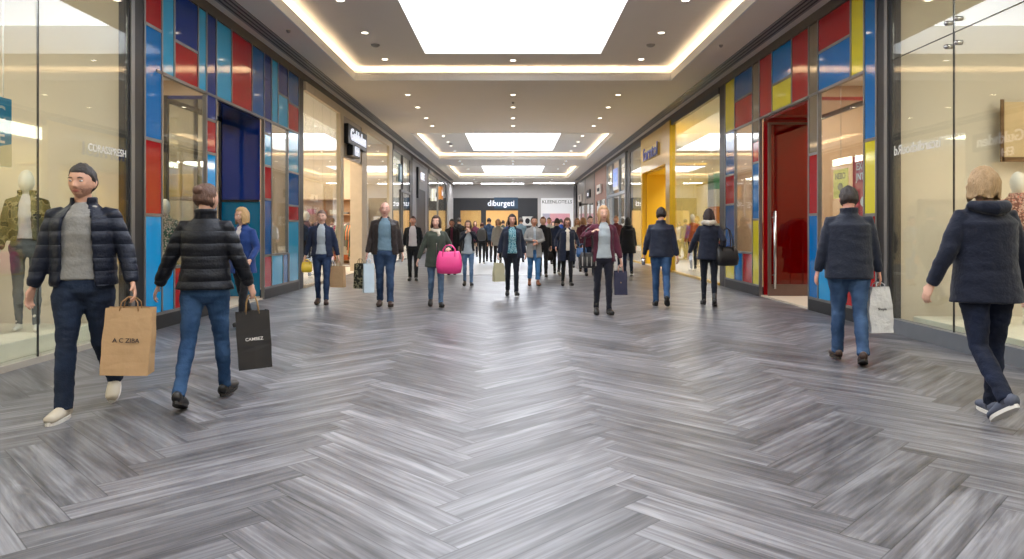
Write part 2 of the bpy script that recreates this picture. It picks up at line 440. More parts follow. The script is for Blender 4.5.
interior('R', 30.5, 55.0, 2.5, mat('brown_store_wall', (140, 122, 104), .7), SHF, power=1000)
# outer walls above / bulkheads
bm = NB(); box(bm, (XL - .12, YB, 4.6), (XL + .03, YE, ZC)); struct('wall_left', bm, mat('bulkhead_taupe', (92, 84, 78), .6))
bm = NB(); box(bm, (XR - .03, YB, 4.6), (XR + .12, YE, ZC)); struct('wall_right', bm, MATS['bulkhead_taupe'])
bm = NB(); box(bm, (XL - 3.2, YB - .2, 0), (XR + 3.2, YB, ZC + .1)); struct('wall_rear', bm, CREAM)
GREYW = mat('end_wall_grey', (206, 204, 202), .7, 0, .03)
bm = NB(); box(bm, (XL - .1, YE - .02, 3.72), (XR + .1, YE + .2, ZC + .1)); struct('wall_end', bm, GREYW)
bm = NB(); box(bm, (XL - .1, 51.2, 0), (XL + .02, YE, 4.6)); struct('wall_end_pier', bm, GREYW)
bm = NB(); box(bm, (1.93, YE - .05, 0), (2.16, YE + .2, 3.72)); struct('wall_end_pier', bm, GREYW)
bm = NB(); box(bm, (XL - .1, YE + 5, 0), (XR + .1, YE + 5.2, 4)); box(bm, (XL - .2, YE, 0), (XL - .1, YE + 5, 4)); box(bm, (XR + .1, YE, 0), (XR + .2, YE + 5, 4))
box(bm, (1.95, YE + .2, 0), (2.1, YE + 5, 4)); box(bm, (XL - .1, YE + .2, 3.7), (XR + .1, YE + 5, 3.8))
struct('wall_end_shops', bm, mat('end_shop_tan', (198, 168, 124), .7))

# ------------------------------------------------------------------ shopfronts
def xw(side, d):          # d: metres out of the shopfront plane into the corridor
    return XL + d if side == 'L' else XR - d
class Front:
    def __init__(s, side, name, label, cat='shopfront'):
        s.side = side; s.root = thing(name, label, cat); s.fb = NB(); s.posts = []
    def bar(s, y0, y1, z0, z1, d0=-.05, d1=.05, dark=False):
        if dark: s.posts.append(NB())
        box(s.posts[-1] if dark else s.fb, (xw(s.side, d0), y0, z0), (xw(s.side, d1), y1, z1))
    def panel(s, col, y0, y1, z0, z1, e=.018, d=.02):
        if y0 > y1: y0, y1 = y1, y0
        bm = NB(); box(bm, (xw(s.side, -.02), y0 + e, z0 + e), (xw(s.side, d), y1 - e, z1 - e))
        obj('coloured_panel', bm, PANELS[col] if isinstance(col, str) else col, s.root)
    def pane(s, y0, y1, z0, z1, m=None, e=.0, name='glass_pane'):
        if y0 > y1: y0, y1 = y1, y0
        bm = NB(); box(bm, (xw(s.side, -.006), y0 + e, z0 + e), (xw(s.side, .006), y1 - e, z1 - e))
        return obj(name, bm, m or GLASS, s.root)
    def lines(s, ycs, zcs, w=.02):
        for (y, z0, z1) in ycs: s.bar(y - w, y + w, z0, z1, -.03, .03)
        for (z, y0, y1) in zcs: s.bar(min(y0, y1), max(y0, y1), z - w, z + w, -.03, .03)
    def done(s, fm=None, dm=None):
        if len(s.fb.verts): obj('frame', s.fb, fm or FRAME, s.root)
        for q in s.posts: obj('post', q, dm or DARKF, s.root)
def YLp(px): return F * -XL / (CX - px)
def YRp(px): return F * XR / (px - CX)

# --- left coloured front
f = Front('L', 'coloured_shopfront', 'left shopfront of red, blue and cyan glass panels around a deep blue portal')
top, tr, bt = 4.6, 3.37, .2
C = [YLp(p) for p in (142.8, 160.2, 172.7, 196.6, 205, 214.8, 230.2, 250.8, 263, 270.4, 277, 287, 297.8)]
f.panel('red', C[0], C[1], 3.91, top); f.panel('blue', C[0], C[1], 2.46, 3.91); f.panel('red', C[0], C[1], 1.49, 2.46); f.panel('sky', C[0], C[1], bt, 1.49)
f.panel('cyan', C[1], C[2], tr, top); f.panel('navy', C[2], C[3], 3.9, top); f.panel('red', C[2], C[3], tr, 3.9)
f.panel('cyan', C[3], C[4], tr, top); f.panel('indigo', C[4], C[5], tr, top); f.panel('cyan', C[5], C[6], tr, top)
f.panel('red', C[6], C[7], tr, top); f.panel('mid', C[7], C[8], tr, top); f.panel('indigo', C[8], C[9], 3.1, top)
f.panel('cyan', C[9], C[10], tr, top); f.panel('indigo', C[10], C[11], 4.0, top); f.panel('cyan', C[10], C[11], tr, 4.0)
f.panel('mid', C[11], C[12], 3.93, top); f.panel('red', C[11], C[12], tr, 3.93)
f.panel('navy', C[4], C[5], 2.98, tr); f.panel('red', C[4], C[5], 2.47, 2.98); f.panel('sky', C[4], C[5], 1.5, 2.47); f.panel('red', C[4], C[5], .8, 1.5); f.panel('mid', C[4], C[5], bt, .8)
f.panel('cyan', C[8], C[9], 2.5, 3.1); f.panel('red', C[8], C[9], 1.87, 2.5); f.panel('mid', C[8], C[9], .8, 1.87); f.panel('red', C[8], C[9], bt, .8)
f.panel('cyan', C[11], C[12], 2.5, tr); f.panel('mid', C[11], C[12], 1.8, 2.5); f.panel('red', C[11], C[12], 1.48, 1.8); f.panel('cyan', C[11], C[12], bt, 1.48)
cm = YLp(172.5); cn = YLp(190)
f.panel('sky', C[1], cm, bt, .79); f.panel('red', cm, cn, bt, .79); f.panel('cyan', cn, C[4], bt, .79)
c1, c2 = YLp(282), YLp(288)
f.panel('cyan', C[9], c1, bt, .81); f.panel('mid', c1, c2, bt, .81); f.panel('red', c2, C[11], bt, .81)
f.pane(C[1], C[4], .79, tr, e=.01); f.pane(C[9], C[11], .81, tr, e=.01)
PY0, PY1 = C[5], C[8]
f.lines([(C[0], 0, top), (C[12], 0, top), (C[1], bt, top), (C[4], bt, top), (C[5], 0, top), (C[8], 0, top), (C[9], bt, top), (C[11], bt, top), (C[2], tr, top), (C[3], tr, top), (C[6], tr, top), (C[7], tr, top), (C[10], tr, top), (cm, bt, .79), (cn, bt, .79), (c1, bt, .81), (c2, bt, .81)],
        [(tr, C[0] + .3, C[12]), (3.91, C[0], C[1]), (2.46, C[0], C[1]), (1.49, C[0], C[1]), (3.9, C[2], C[3]), (bt, C[0], PY0), (bt, PY1, C[12]), (.79, C[1], C[5]), (.81, C[8], C[11]), (2.98, C[4], C[5]), (2.47, C[4], C[5]), (1.5, C[4], C[5]),
         (3.1, C[8], C[9]), (2.5, C[8], C[9]), (1.87, C[8], C[9]), (3.93, C[11], C[12]), (2.5, C[11], C[12]), (1.8, C[11], C[12]), (1.48, C[11], C[12]), (4.0, C[10], C[11])])
f.bar(C[0], PY0, 0, bt - .02, -.06, .03, True); f.bar(PY1, C[12], 0, bt - .02, -.06, .03, True)
f.bar(C[12], C[12] + .35, 0, 4.6, -.1, .02, True); f.bar(8.69, C[0], 0, 4.6, -.1, .02, True)
f.bar(8.72, 8.80, 0, 4.6, .02, .04, False)
# blue portal
BP = mat('portal_blue', (6, 42, 116), .08, 0, .04, 1, coat=.4)
bm = NB(); box(bm, (XL - .75, PY1 - .05, 1.85), (XL - .05, PY1, 3.34)); obj('portal_jamb', bm, BP, f.root)
bm = NB(); box(bm, (XL - .75, PY0 + .02, 3.34), (XL - .05, PY1 - .02, 3.40)); obj('portal_soffit', bm, BP, f.root)
bm = NB(); box(bm, (XL - .75, PY1 - .05, .06), (XL - .05, PY1, 1.82)); obj('portal_jamb', bm, PANELS['teal'], f.root)
bm = NB(); box(bm, (XL - .76, PY1 - .07, 1.815), (XL - .05, PY1 - .045, 1.855)); box(bm, (XL - .80, PY0, 0), (XL - .75, PY0 + .08, 3.4)); box(bm, (XL - .80, PY1 - .08, 0), (XL - .75, PY1, 3.4)); box(bm, (XL - .8, PY0, 3.3), (XL - .75, PY1, 3.4)); box(bm, (XL - .8, (PY0 + PY1) / 2 - .03, 0), (XL - .75, (PY0 + PY1) / 2 + .03, 3.3))
obj('portal_frame', bm, DARKF, f.root)
bm = NB(); box(bm, (XL - .785, PY0 + .08, .08), (XL - .77, PY1 - .08, 3.3)); obj('glass_pane', bm, GLASS, f.root)
bm = NB(); box(bm, (XL - .75, PY0, 0), (XL - .05, PY0 + .012, 3.34)); obj('glass_pane', bm, GLASS, f.root)
f.done()

# --- right coloured front
f = Front('R', 'coloured_shopfront', 'right shopfront of red, blue and yellow glass panels around a red portal')
tr = 3.46
C = [YRp(p) for p in (878, 865.8, 852.3, 819.4, 810, 793, 773.2, 760.5, 753.6, 735.7, 726.2)]
f.panel('blue', C[0], C[1], 2.51, top); f.panel('yellow', C[0], C[1], 1.5, 2.51); f.panel('red', C[0], C[1], bt, 1.5)
f.panel('yellow', C[1], C[2], tr, top); f.panel('red', C[2], C[3], 4.07, top); f.panel('blue', C[2], C[3], tr, 4.07)
f.panel('brown', C[3], C[4], tr, top); f.panel('red', C[4], C[5], tr, top); f.panel('blue', C[5], C[6], 3.96, top); f.panel('yellow', C[5], C[6], tr, 3.96)
f.panel('red', C[6], C[7], tr, top); f.panel('brown', C[7], C[8], 3.05, top); f.panel('mid', C[8], C[9], 4.05, top); f.panel('red', C[8], C[9], tr, 4.05)
f.panel('yellow', C[9], C[10], tr, top); f.panel('mid', C[9], C[10], 2.5, tr); f.panel('red', C[9], C[10], 1.85, 2.5); f.panel('mid', C[9], C[10], .6, 1.85); f.panel('yellow', C[9], C[10], bt, .6)
f.panel('brown', C[3], C[4], 2.51, tr); f.panel('red', C[3], C[4], 1.54, 2.51); f.panel('blue', C[3], C[4], bt, 1.54)
f.panel('red', C[7], C[8], 2.62, 3.05); f.panel('blue', C[7], C[8], 1.5, 2.62); f.panel('yellow', C[7], C[8], bt, 1.5)
ca, cb = YRp(838), YRp(743.7)
f.panel('sky', C[3], ca, bt, .8); f.panel('red', ca, C[1], bt, .8); f.panel('blue', C[9], cb, bt, .82); f.panel('red', cb, C[8], bt, .82)
f.pane(C[1], C[3], .8, tr, e=.01); f.pane(C[9], C[8], .82, tr, e=.01)
f.lines([(C[0], 0, top), (C[10], 0, top), (C[1], bt, top), (C[2], tr, top), (C[3], bt, top), (C[4], 0, top), (C[5], tr, top), (C[6], tr, top), (C[7], 0, top), (C[8], bt, top), (C[9], bt, top), (ca, bt, .8), (cb, bt, .82)],
        [(tr, C[1], C[10]), (2.51, C[0], C[1]), (1.5, C[0], C[1]), (4.07, C[2], C[3]), (3.96, C[5], C[6]), (4.05, C[8], C[9]), (bt, C[0], C[4]), (bt, C[7], C[10]), (.8, C[1], C[3]), (.82, C[8], C[9]), (2.51, C[3], C[4]), (1.54, C[3], C[4]),
         (3.05, C[7], C[8]), (2.62, C[7], C[8]), (1.5, C[7], C[8]), (2.5, C[9], C[10]), (1.85, C[9], C[10]), (.6, C[9], C[10])])
f.bar(C[0], C[4], 0, bt - .02, -.06, .03, True); f.bar(C[7], C[10], 0, bt - .02, -.06, .03, True)
f.bar(C[10], C[10] + .45, 0, 4.6, -.1, .02, True); f.bar(9.13, C[0], 0, 4.6, -.1, .02, True); f.bar(9.2, 9.28, 0, 4.6, .02, .04, False)
PY0, PY1 = C[4], C[7]
RP = mat('portal_red', (150, 16, 22), .08, 0, .04, 1, coat=.4)
bm = NB(); box(bm, (XR + .05, PY1 - .05, .03), (XR + .95, PY1, 3.4)); obj('portal_jamb', bm, RP, f.root)
bm = NB(); box(bm, (XR + .05, PY0 + .02, 3.4), (XR + .95, PY1 - .02, 3.46)); obj('portal_soffit', bm, RP, f.root)
bm = NB(); box(bm, (XR + .95, PY0, 3.36), (XR + 1.0, PY1, 3.46)); box(bm, (XR + .95, PY1 - .06, 0), (XR + 1.0, PY1, 3.36)); box(bm, (XR + .95, PY0, 0), (XR + 1.0, PY0 + .06, 3.36))
obj('portal_frame', bm, FRAME, f.root)
f.done()
# open red door leaf in the portal, standing square to the shopfront
d = thing('glass_door', 'tall red glass door standing open in the red portal on the right', 'door', (XR + .93, PY1 - .22, .03))
bm = NB(); box(bm, (-.86, -.03, 0), (-.81, .03, 3.32)); box(bm, (-.06, -.03, 0), (0, .03, 3.32)); box(bm, (-.81, -.03, 0), (-.06, .03, .22)); box(bm, (-.81, -.03, 3.28), (-.06, .03, 3.32)); obj('door_frame', bm, mat('bronze_frame', (112, 92, 84), .35, .5), d)
bm = NB(); box(bm, (-.81, -.01, .22), (-.06, .01, 3.28)); obj('glass_pane', bm, glass_mat('red_tinted_glass', (226, 60, 56), .05), d)
bm = NB(); tube(bm, [(-.76, -.09, .14), (-.76, -.09, 1.62)], .028, n=12); tube(bm, [(-.76, -.09, .4), (-.80, -.02, .4)], .012, n=8); tube(bm, [(-.76, -.09, 1.5), (-.80, -.02, 1.5)], .012, n=8); obj('handle', bm, STEEL, d, True)

# --- near plain glass fronts
f = Front('L', 'glass_shopfront', 'near left plain glass shopfront with display behind it')
for a, b_ in ((YB + .1, 0.5), (0.5, 3.8), (3.8, 7.06), (7.06, 8.69)): f.pane(a, b_, .06, 4.6, e=.006)
f.bar(YB, 8.69, 0, .06, -.04, .03)
f.bar(7.057, 7.063, .06, 4.6, -.01, .01, True)
ETCH = mat('etched_lettering', (214, 212, 204), .5)
text('window_lettering', 'CORASSPRESH', ETCH, f.root, (XL + .012, YLp(107), 1.31 + 78 * YLp(107) / F), .12, 'L', .002)
f.done(fm=mat('pale_track', (176, 170, 158), .4, .3))
f = Front('R', 'glass_shopfront', 'near right plain glass shopfront with round bolts above a grey kerb')
for a, b_ in ((YB + .1, 0.5), (0.5, 4.2), (4.2, 7.87), (7.87, 9.13)):
    f.pane(a, b_, .18, 3.455, e=.006); f.pane(a, b_, 3.455, 4.6, e=.006)
f.bar(YB, 9.13, 0, .18, -.08, .05)
f.bar(YB, 9.13, 3.452, 3.458, -.01, .01, True); f.bar(7.866, 7.874, .18, 4.6, -.01, .01, True)
for dy in (-.09, .09):
    for dz in (-.13, .13):
        bm = NB(); y, z = 7.87 + dy, 3.455 + dz
        tube(bm, [(XR - .05, y, z), (XR - .03, y, z), (XR + .03, y, z)], [.02, .028, .028], side=(0, 1, 0), n=16); obj('bolt', bm, STEEL, f.root, True)
text('window_lettering', 'iscarclichouRd', ETCH, f.root, (XR - .012, YRp(917), 1.31 + 82 * YRp(917) / F), .17, 'RM', .002)
f.done(fm=mat('kerb_grey', (108, 112, 118), .45, .2), dm=BLACK)

# --- farther left fronts
TAUPE = mat('taupe_cladding', (150, 136, 120), .4, 0, .06, coat=.3)
BEIGE = mat('beige_jamb', (196, 180, 154), .5)
f = Front('L', 'glass_shopfront', 'left clothing shop front with brown fascia, open doorway and black letter sign')
y = [YLp(p) for p in (303.5, 338.5, 341.5, 360, 365, 388, 391)]
for k in range(4):
    f.pane(y[0] + (y[1] - y[0]) * k / 4, y[0] + (y[1] - y[0]) * (k + 1) / 4, .06, 4.4, e=.008)
f.pane(y[4], y[5], .06, 4.4)
f.bar(y[0], y[6], 4.4, 4.6); f.bar(y[1], y[2], 0, 4.4, -.06, .06); f.bar(y[3], y[4], 0, 4.4, -.3, .06); f.bar(y[5], y[6], 0, 4.4); f.bar(y[0], y[1], 0, .06); f.bar(y[4], y[5], 0, .06)
f.bar(y[6], y[6] + .4, 0, 4.6, -.1, .02, True)
bm = NB(); box(bm, (XL - .05, y[2], 3.28), (XL + .04, y[4], 4.4)); obj('fascia', bm, TAUPE, f.root)
f.done(fm=BEIGE)
def sign(name, label, side, yc, zc, hw, hh, back, letters, body, size, sx=1.0, thick=.1, cat='sign', off=.05):
    s = 1 if side == 'L' else -1
    t = thing(name, label, cat, (xw(side, off), yc, zc))
    bm = NB(); box(bm, (0, -hw, -hh), (s * thick, hw, hh)); obj('backing', bm, back, t, bevel=.01)
    text('lettering', body, letters, t, (s * (thick + .012), 0, 0), size, side, .012, sx)
    return t
LW = emis('lit_white_letters', (235, 240, 255), .9)
sign('shop_sign', 'black box sign with large lit white letters over the left clothing shop door', 'L', 20.9, 3.93, 1.25, .27, BLACK, LW, 'Gukhden', .46, 1.2, .12)
sign('shop_sign', 'small black box sign with two lit letters under the larger left sign', 'L', 20.5, 3.5, .5, .15, BLACK, LW, 'EH', .34, 1.3, .16)

f = Front('L', 'glass_shopfront', 'left glass shop front with a narrow blue sign in its upper pane')
y = [YLp(p) for p in (393, 402, 409.5)]
f.pane(YLp(393), y[1], .06, 4.4); f.pane(y[1], y[2], .06, 4.4); f.bar(y[1] - .04, y[1] + .04, 0, 4.4); f.bar(y[0], y[2], 4.4, 4.6); f.bar(y[0], y[2], 0, .06); f.bar(y[1] - .5, y[1] - .4, 0, 2.9); f.bar(y[1] - .5, y[2], 2.85, 2.95)
f.bar(y[2], y[2] + .7, 0, 4.6, -.1, .02, True); f.done()
t = thing('hanging_sign', 'narrow pale sign with a dark blue outline in the left glass front', 'sign', (XL + .03, YLp(399), 3.6))
bm = NB(); box(bm, (0, -.35, -.36), (.04, .35, .36)); obj('board', bm, mat('dark_teal', (30, 84, 104), .4), t)
bm = NB(); box(bm, (.04, -.2, -.26), (.05, .2, .26)); obj('inset', bm, mat('pale_sign', (190, 214, 222), .4), t)

f = Front('L', 'grey_shopfront', 'left grey clad shop front with a tall black doorway')
y = [YLp(p) for p in (412, 416, 425, 427)]
bm = NB(); box(bm, (XL - .05, y[0], 3.3), (XL + .02, y[3], 4.5)); box(bm, (XL - .05, y[0], 0), (XL + .02, y[1], 3.3)); box(bm, (XL - .05, y[2], 0), (XL + .02, y[3], 3.3)); obj('cladding', bm, mat('grey_cladding', (122, 120, 122), .4, .2), f.root)
bm = NB(); box(bm, (XL - .04, y[1], 0), (XL + .0, y[2], 3.3)); obj('doorway', bm, BLACK, f.root)
bm = NB(); box(bm, (XL + .02, YLp(416), 2.8), (XL + .12, YLp(417), 4.3)); obj('blade', bm, BLACK, f.root)
f.bar(y[3], y[3] + .6, 0, 4.6, -.1, .02, True); f.bar(y[0], y[3], 4.5, 4.6); f.done()
text_o = sign('shop_sign', 'small white lettering on the left grey clad front', 'L', YLp(421), 3.95, .9, .3, MATS['grey_cladding'], LW, 'CEDE', .5, 1.2, .02)
f = Front('L', 'glass_shopfront', 'farthest left glass shop front beside the grey end pillar')
y = [YLp(p) for p in (428.5, 437.5, 445.5)]
f.pane(y[0] + .2, y[1], .06, 4.4); f.pane(y[1], y[2], .06, 4.4); f.bar(y[1] - .1, y[1] + .1, 0, 4.4); f.bar(y[0], y[2], 4.4, 4.6); f.bar(y[0], y[2], 0, .06); f.bar(y[2], y[2] + .8, 0, 4.6, -.1, .02, True); f.done()
sign('shop_sign', 'round white sign on the farthest left shop front', 'L', YLp(433.5), 3.3, .35, .35, WHITE, BLACK, 'O', .4)
sign('shop_sign', 'lit amber sign near the left end pillar', 'L', YLp(440), 3.6, .5, .4, mat('amber_sign', (196, 128, 60), .5), LW, 'bar', .5)

# --- farther right fronts
YG = mat('yellow_frame', (214, 172, 30), .3, .1, .05, coat=.3)
f = Front('R', 'yellow_shopfront', 'right shopfront with a wide yellow portal, yellow frame and glass')
y = [YRp(p) for p in (720.5, 672.5, 668.5, 642.5, 630.5)]     # near -> far
for k in range(4): f.pane(y[0] + (y[1] - y[0]) * k / 4, y[0] + (y[1] - y[0]) * (k + 1) / 4, .06, 4.45, e=.008)
f.pane(y[3], y[4], .06, 4.45, e=.01)
f.bar(y[1], y[2], 0, 4.6, -.1, .09); f.bar(y[2], y[3], 3.35, 4.6, -.1, .06); f.bar(y[3] - .25, y[3], 0, 3.35, -.1, .06)
f.bar(y[0], y[1], 0, .06); f.bar(y[3], y[4], 0, .06); f.bar(y[0], y[1], 4.45, 4.6, dark=True); f.bar(y[3], y[4], 4.45, 4.6, dark=True); f.bar(y[4], y[4] + .7, 0, 4.6, -.1, .02, True)
f.done(fm=YG)
bm = NB(); box(bm, (XR + .1, y[3] - .3, .03), (XR + 1.2, y[3] - .22, 3.3)); o = obj('portal_jamb', bm, YEL, f.root)
bm = NB(); box(bm, (XR + .1, y[2], 3.3), (XR + 1.2, y[3] - .1, 3.36)); obj('portal_soffit', bm, YEL, f.root)
t = sign('shop_sign', 'raised blue and white letter sign on the yellow portal', 'R', YRp(653.5), 3.93, 1.3, .2, mat('pale_yellow_board', (222, 196, 110), .4), mat('royal_blue', (38, 52, 170), .4), 'forntol', .62, 1.5, .06)
f = Front('R', 'grey_shopfront', 'right shopfront with pale grey frames and a blue poster up high')
y = [YRp(p) for p in (626, 620, 613, 607.5)]
f.pane(y[0], y[1], .06, 4.45); f.pane(y[1], y[2], .06, 2.9); f.pane(y[2], y[3], .06, 4.45)
for q in y: f.bar(q - .07, q + .07, 0, 4.5)
f.bar(y[0], y[3], 4.45, 4.6); f.bar(y[0], y[3], 2.85, 2.98); f.bar(y[0], y[3], 0, .06)
f.bar(y[3], y[3] + .3, 0, 4.6, -.1, .02, True); f.done(fm=mat('light_grey_frame', (160, 164, 168), .35, .3))
t = thing('poster_sign', 'bright blue square poster sign with white border on the right grey front', 'sign', (XR - .06, YRp(617.5), 3.62))
bm = NB(); box(bm, (0, -.75, -.5), (-.04, .75, .5)); obj('border', bm, WHITE, t)
bm = NB(); box(bm, (-.04, -.68, -.34), (-.05, .68, .45)); obj('face', bm, emis('blue_face_added_glow', (28, 92, 214), .8), t)  # slight glow put into the blue face so it reads brighter
text('lettering', 'RS', mat('poster_pale_blue', (150, 200, 250), .5), t, (-.055, 0, .05), .6, 'R', .003, 1.4)
CL = [((606.5, 595.5), (150, 104, 84), 'right shopfront clad in reddish brown with a small white sign', 'oca'), ((594.5, 586), (128, 112, 100), 'right shopfront clad in dull brown with dark boxes', 'eo'), ((585, 578), (150, 140, 128), 'farthest right shopfront clad in pale taupe', 'il')]
for k, ((a, b_), col, lab, tx) in enumerate(CL):
    f = Front('R', 'clad_shopfront', lab); y0, y1 = YRp(a), YRp(b_)
    m = mat('cladding_%d' % k, col, .45)
    bm = NB(); box(bm, (XR, y0, 2.9), (XR - .03, y1, 4.6)); box(bm, (XR, y0, 0), (XR - .03, y0 + .4, 2.9)); box(bm, (XR, y1 - .6, 0), (XR - .03, y1, 2.9)); obj('cladding', bm, m, f.root)
    f.pane(y0 + .4, y1 - .6, .06, 2.9); f.bar((y0 + y1) / 2 - .05, (y0 + y1) / 2 + .05, 0, 2.9)
    f.bar(y1, y1 + .45, 0, 4.6, -.1, .02, True); f.done()
    sign('shop_sign', ['white lit sign on the reddish brown right front', 'dark box sign on the dull brown right front', 'pale sign on the farthest right front'][k], 'R', (y0 + y1) / 2, 3.5, .9, .25, [mat('warm_white_sign', (226, 216, 204), .5), BLACK, MATS['warm_white_sign']][k], [BLACK, LW, BLACK][k], tx, .4, 1.5, .08)
bm = NB(); box(bm, (XR - .12, 53.8, 0), (XR + .1, 56, 4.6)); struct('wall_end_pillar', bm, DARKF)
t = thing('wall_bracket_lamp', 'small dark bracket lamp sticking out near the far right end', 'lamp', (XR - .03, YRp(588.5), 2.9))
bm = NB(); tube(bm, [(0, 0, 0), (-.5, 0, 0)], .04, side=(0, 0, 1)); tube(bm, [(-.5, 0, .12), (-.5, 0, -.12)], .09); obj('lamp_arm', bm, BLACK, t, True)

# --- end wall shops
f = thing('dark_shopfront', 'dark shopfront closing the far end with a bright doorway', 'shopfront', (0, YE, 0))
def ex(px): return (px - CX) * YE / F
def ez(py): return 1.31 + (CY - py) * YE / F
bm = NB(); DK = mat('charcoal_cladding', (56, 58, 62), .5)
box(bm, (XL, -.02, 2.75), (1.92, .1, 3.715)); box(bm, (ex(453), -.02, 0), (ex(460.5), .1, 2.75)); box(bm, (ex(481), -.02, 0), (ex(486), .1, 2.75)); box(bm, (ex(518), -.02, 0), (1.92, .1, 2.75)); obj('cladding', bm, DK, f)
bm = NB(); box(bm, (ex(460.5), .02, .1), (ex(481), .04, 2.75)); obj('glass_pane', bm, GLASS, f)
bm = NB(); box(bm, (ex(494), -.03, ez(208.5)), (ex(518), -.02, ez(197.5))); obj('sign_panel', bm, mat('slate_blue_panel', (58, 84, 108), .3), f)
text('lettering', 'diburgeti', LW, f, (ex(501), -.05, ez(203.5)), .62, 'E', .02, .95)
t = thing('wall_poster', 'white poster on the dark end wall beside the bright doorway', 'poster', (ex(527.5), YE - .03, ez(221)))
bm = NB(); box(bm, (-.4, 0, -.35), (.4, -.02, .35)); obj('sheet', bm, WHITE, t); bm = NB(); ball(bm, (0, -.02, 0), (.18, .01, .22)); obj('printed_motif', bm, BLACK, t)
f = thing('white_shopfront', 'white shopfront at the far end with pink window and grey lettering', 'shopfront', (0, YE, 0))
bm = NB(); box(bm, (2.17, -.02, ez(213.5)), (XR - .13, .1, 3.715)); box(bm, (2.17, -.02, 0), (ex(542.5), .1, ez(213.5))); box(bm, (ex(570), -.02, 0), (XR - .13, .1, ez(213.5))); obj('cladding', bm, emis('white_fascia_added_glow', (250, 250, 250), .45), f)  # plain white cladding, with emission added to brighten the dim far end
bm = NB(); box(bm, (ex(542.5), .03, 0), (ex(570), .05, ez(213.5))); obj('glass_pane', bm, GLASS, f)
text('lettering', 'KLEENLOTE.LS', mat('letter_grey', (120, 118, 112), .5), f, (ex(557), -.04, ez(202)), .36, 'E', .01)
t = thing('pink_display', 'large pink display board behind the white shop window', 'display', (ex(557), YE + 1.2, 0))
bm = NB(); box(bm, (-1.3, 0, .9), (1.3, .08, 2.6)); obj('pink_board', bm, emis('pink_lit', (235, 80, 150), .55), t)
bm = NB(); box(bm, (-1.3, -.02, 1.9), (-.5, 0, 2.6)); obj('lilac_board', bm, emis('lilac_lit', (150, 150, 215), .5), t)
def area(x, y, z, sx, sy, e, c, name='shop_light'):
    ld = bpy.data.lights.new(name, 'AREA'); ld.shape = 'RECTANGLE'; ld.size = sx; ld.size_y = sy; ld.energy = e; ld.color = c
    lo = bpy.data.objects.new(name, ld); COL.objects.link(lo); lo.location = (x, y, z)
area(-1.4, YE + 2.3, 3.6, 5, 3, 420, (1, .84, .6)); area(3.4, YE + 2, 3.6, 2, 2, 160, (1, .95, .95))
exec_after = []

# ------------------------------------------------------------------ people
def cloth(name, col, kind='plain', rough=.85, col2=None):
    """fabric: plain, jeans, quilt, knit, camo, floral, leather"""
    if name in MATS: return MATS[name]
    m = mat(name, col, rough, 0, .18 if kind != 'plain' else .12, 14, bump=.25, bscale=60, spec=.25, sheen=.15 if kind in ('plain', 'knit') else 0)
    nt = m.node_tree; b = nt.nodes['Principled BSDF']; L = nt.links.new
    tc = [n for n in nt.nodes if n.type == 'TEX_COORD'][0]
    if kind == 'jeans':
        nz = nt.nodes.new('ShaderNodeTexNoise'); nz.inputs['Scale'].default_value = 5; L(tc.outputs['Object'], nz.inputs['Vector'])
        mr = nt.nodes.new('ShaderNodeMapRange'); mr.inputs[1].default_value = .42; mr.inputs[2].default_value = .7; mr.inputs[4].default_value = .55; L(nz.outputs['Fac'], mr.inputs[0])
        mx = nt.nodes.new('ShaderNodeMix'); mx.data_type = 'RGBA'; old = b.inputs['Base Color'].links[0].from_socket
        L(mr.outputs[0], mx.inputs[0]); L(old, mx.inputs[6]); mx.inputs[7].default_value = rgb(col2 or tuple(min(255, int(c * 1.25 + 32)) for c in col)); L(mx.outputs[2], b.inputs['Base Color'])
    if kind == 'quilt':
        wv = nt.nodes.new('ShaderNodeTexWave'); wv.bands_direction = 'Z'; wv.inputs['Scale'].default_value = 3.4; wv.inputs['Distortion'].default_value = .5; wv.wave_profile = 'SIN'
        L(tc.outputs['Object'], wv.inputs['Vector'])
        pw = nt.nodes.new('ShaderNodeMath'); pw.operation = 'POWER'; pw.inputs[1].default_value = .35; L(wv.outputs['Fac'], pw.inputs[0])
        bp = nt.nodes.new('ShaderNodeBump'); bp.inputs['Strength'].default_value = .55; bp.inputs['Distance'].default_value = .02; L(pw.outputs[0], bp.inputs['Height'])
        ob = [n for n in nt.nodes if n.type == 'BUMP'][0]; L(ob.outputs[0], bp.inputs['Normal']); L(bp.outputs[0], b.inputs['Normal'])
        b.inputs['Roughness'].default_value = .5
    if kind in ('camo', 'floral'):
        vo = nt.nodes.new('ShaderNodeTexVoronoi' if kind == 'floral' else 'ShaderNodeTexNoise'); vo.inputs['Scale'].default_value = 38 if kind == 'floral' else 13
        L(tc.outputs['Object'], vo.inputs['Vector'])
        cr = nt.nodes.new('ShaderNodeValToRGB'); cr.color_ramp.interpolation = 'CONSTANT'
        e = cr.color_ramp.elements; e[0].color = rgb(col); e[1].position = .5; e[1].color = rgb(col2)
        k = cr.color_ramp.elements.new(.58 if kind == 'camo' else .3); k.color = rgb((40, 40, 30) if kind == 'camo' else (190, 160, 146) if col[0] > 150 else (150, 176, 178))
        sep = vo.outputs['Distance'] if kind == 'floral' else vo.outputs['Fac']
        L(sep, cr.inputs[0]); L(cr.outputs[0], b.inputs['Base Color'])
    return m
def skin(col): return mat('skin_%d_%d' % (col[0], col[2]), col, .5, 0, .05, 8, spec=.35)
def hairm(col): return mat('hair_%d_%d_%d' % col, col, .55, 0, .35, 30, bump=.6, bscale=50, stretch=(3, 3, .5))
SHOE_SOLE = mat('shoe_sole_pale', (214, 210, 202), .6); SHOE_DARK = mat('shoe_sole_dark', (36, 32, 30), .6)
EYEM, nt_, b_ = base_mat('eye')
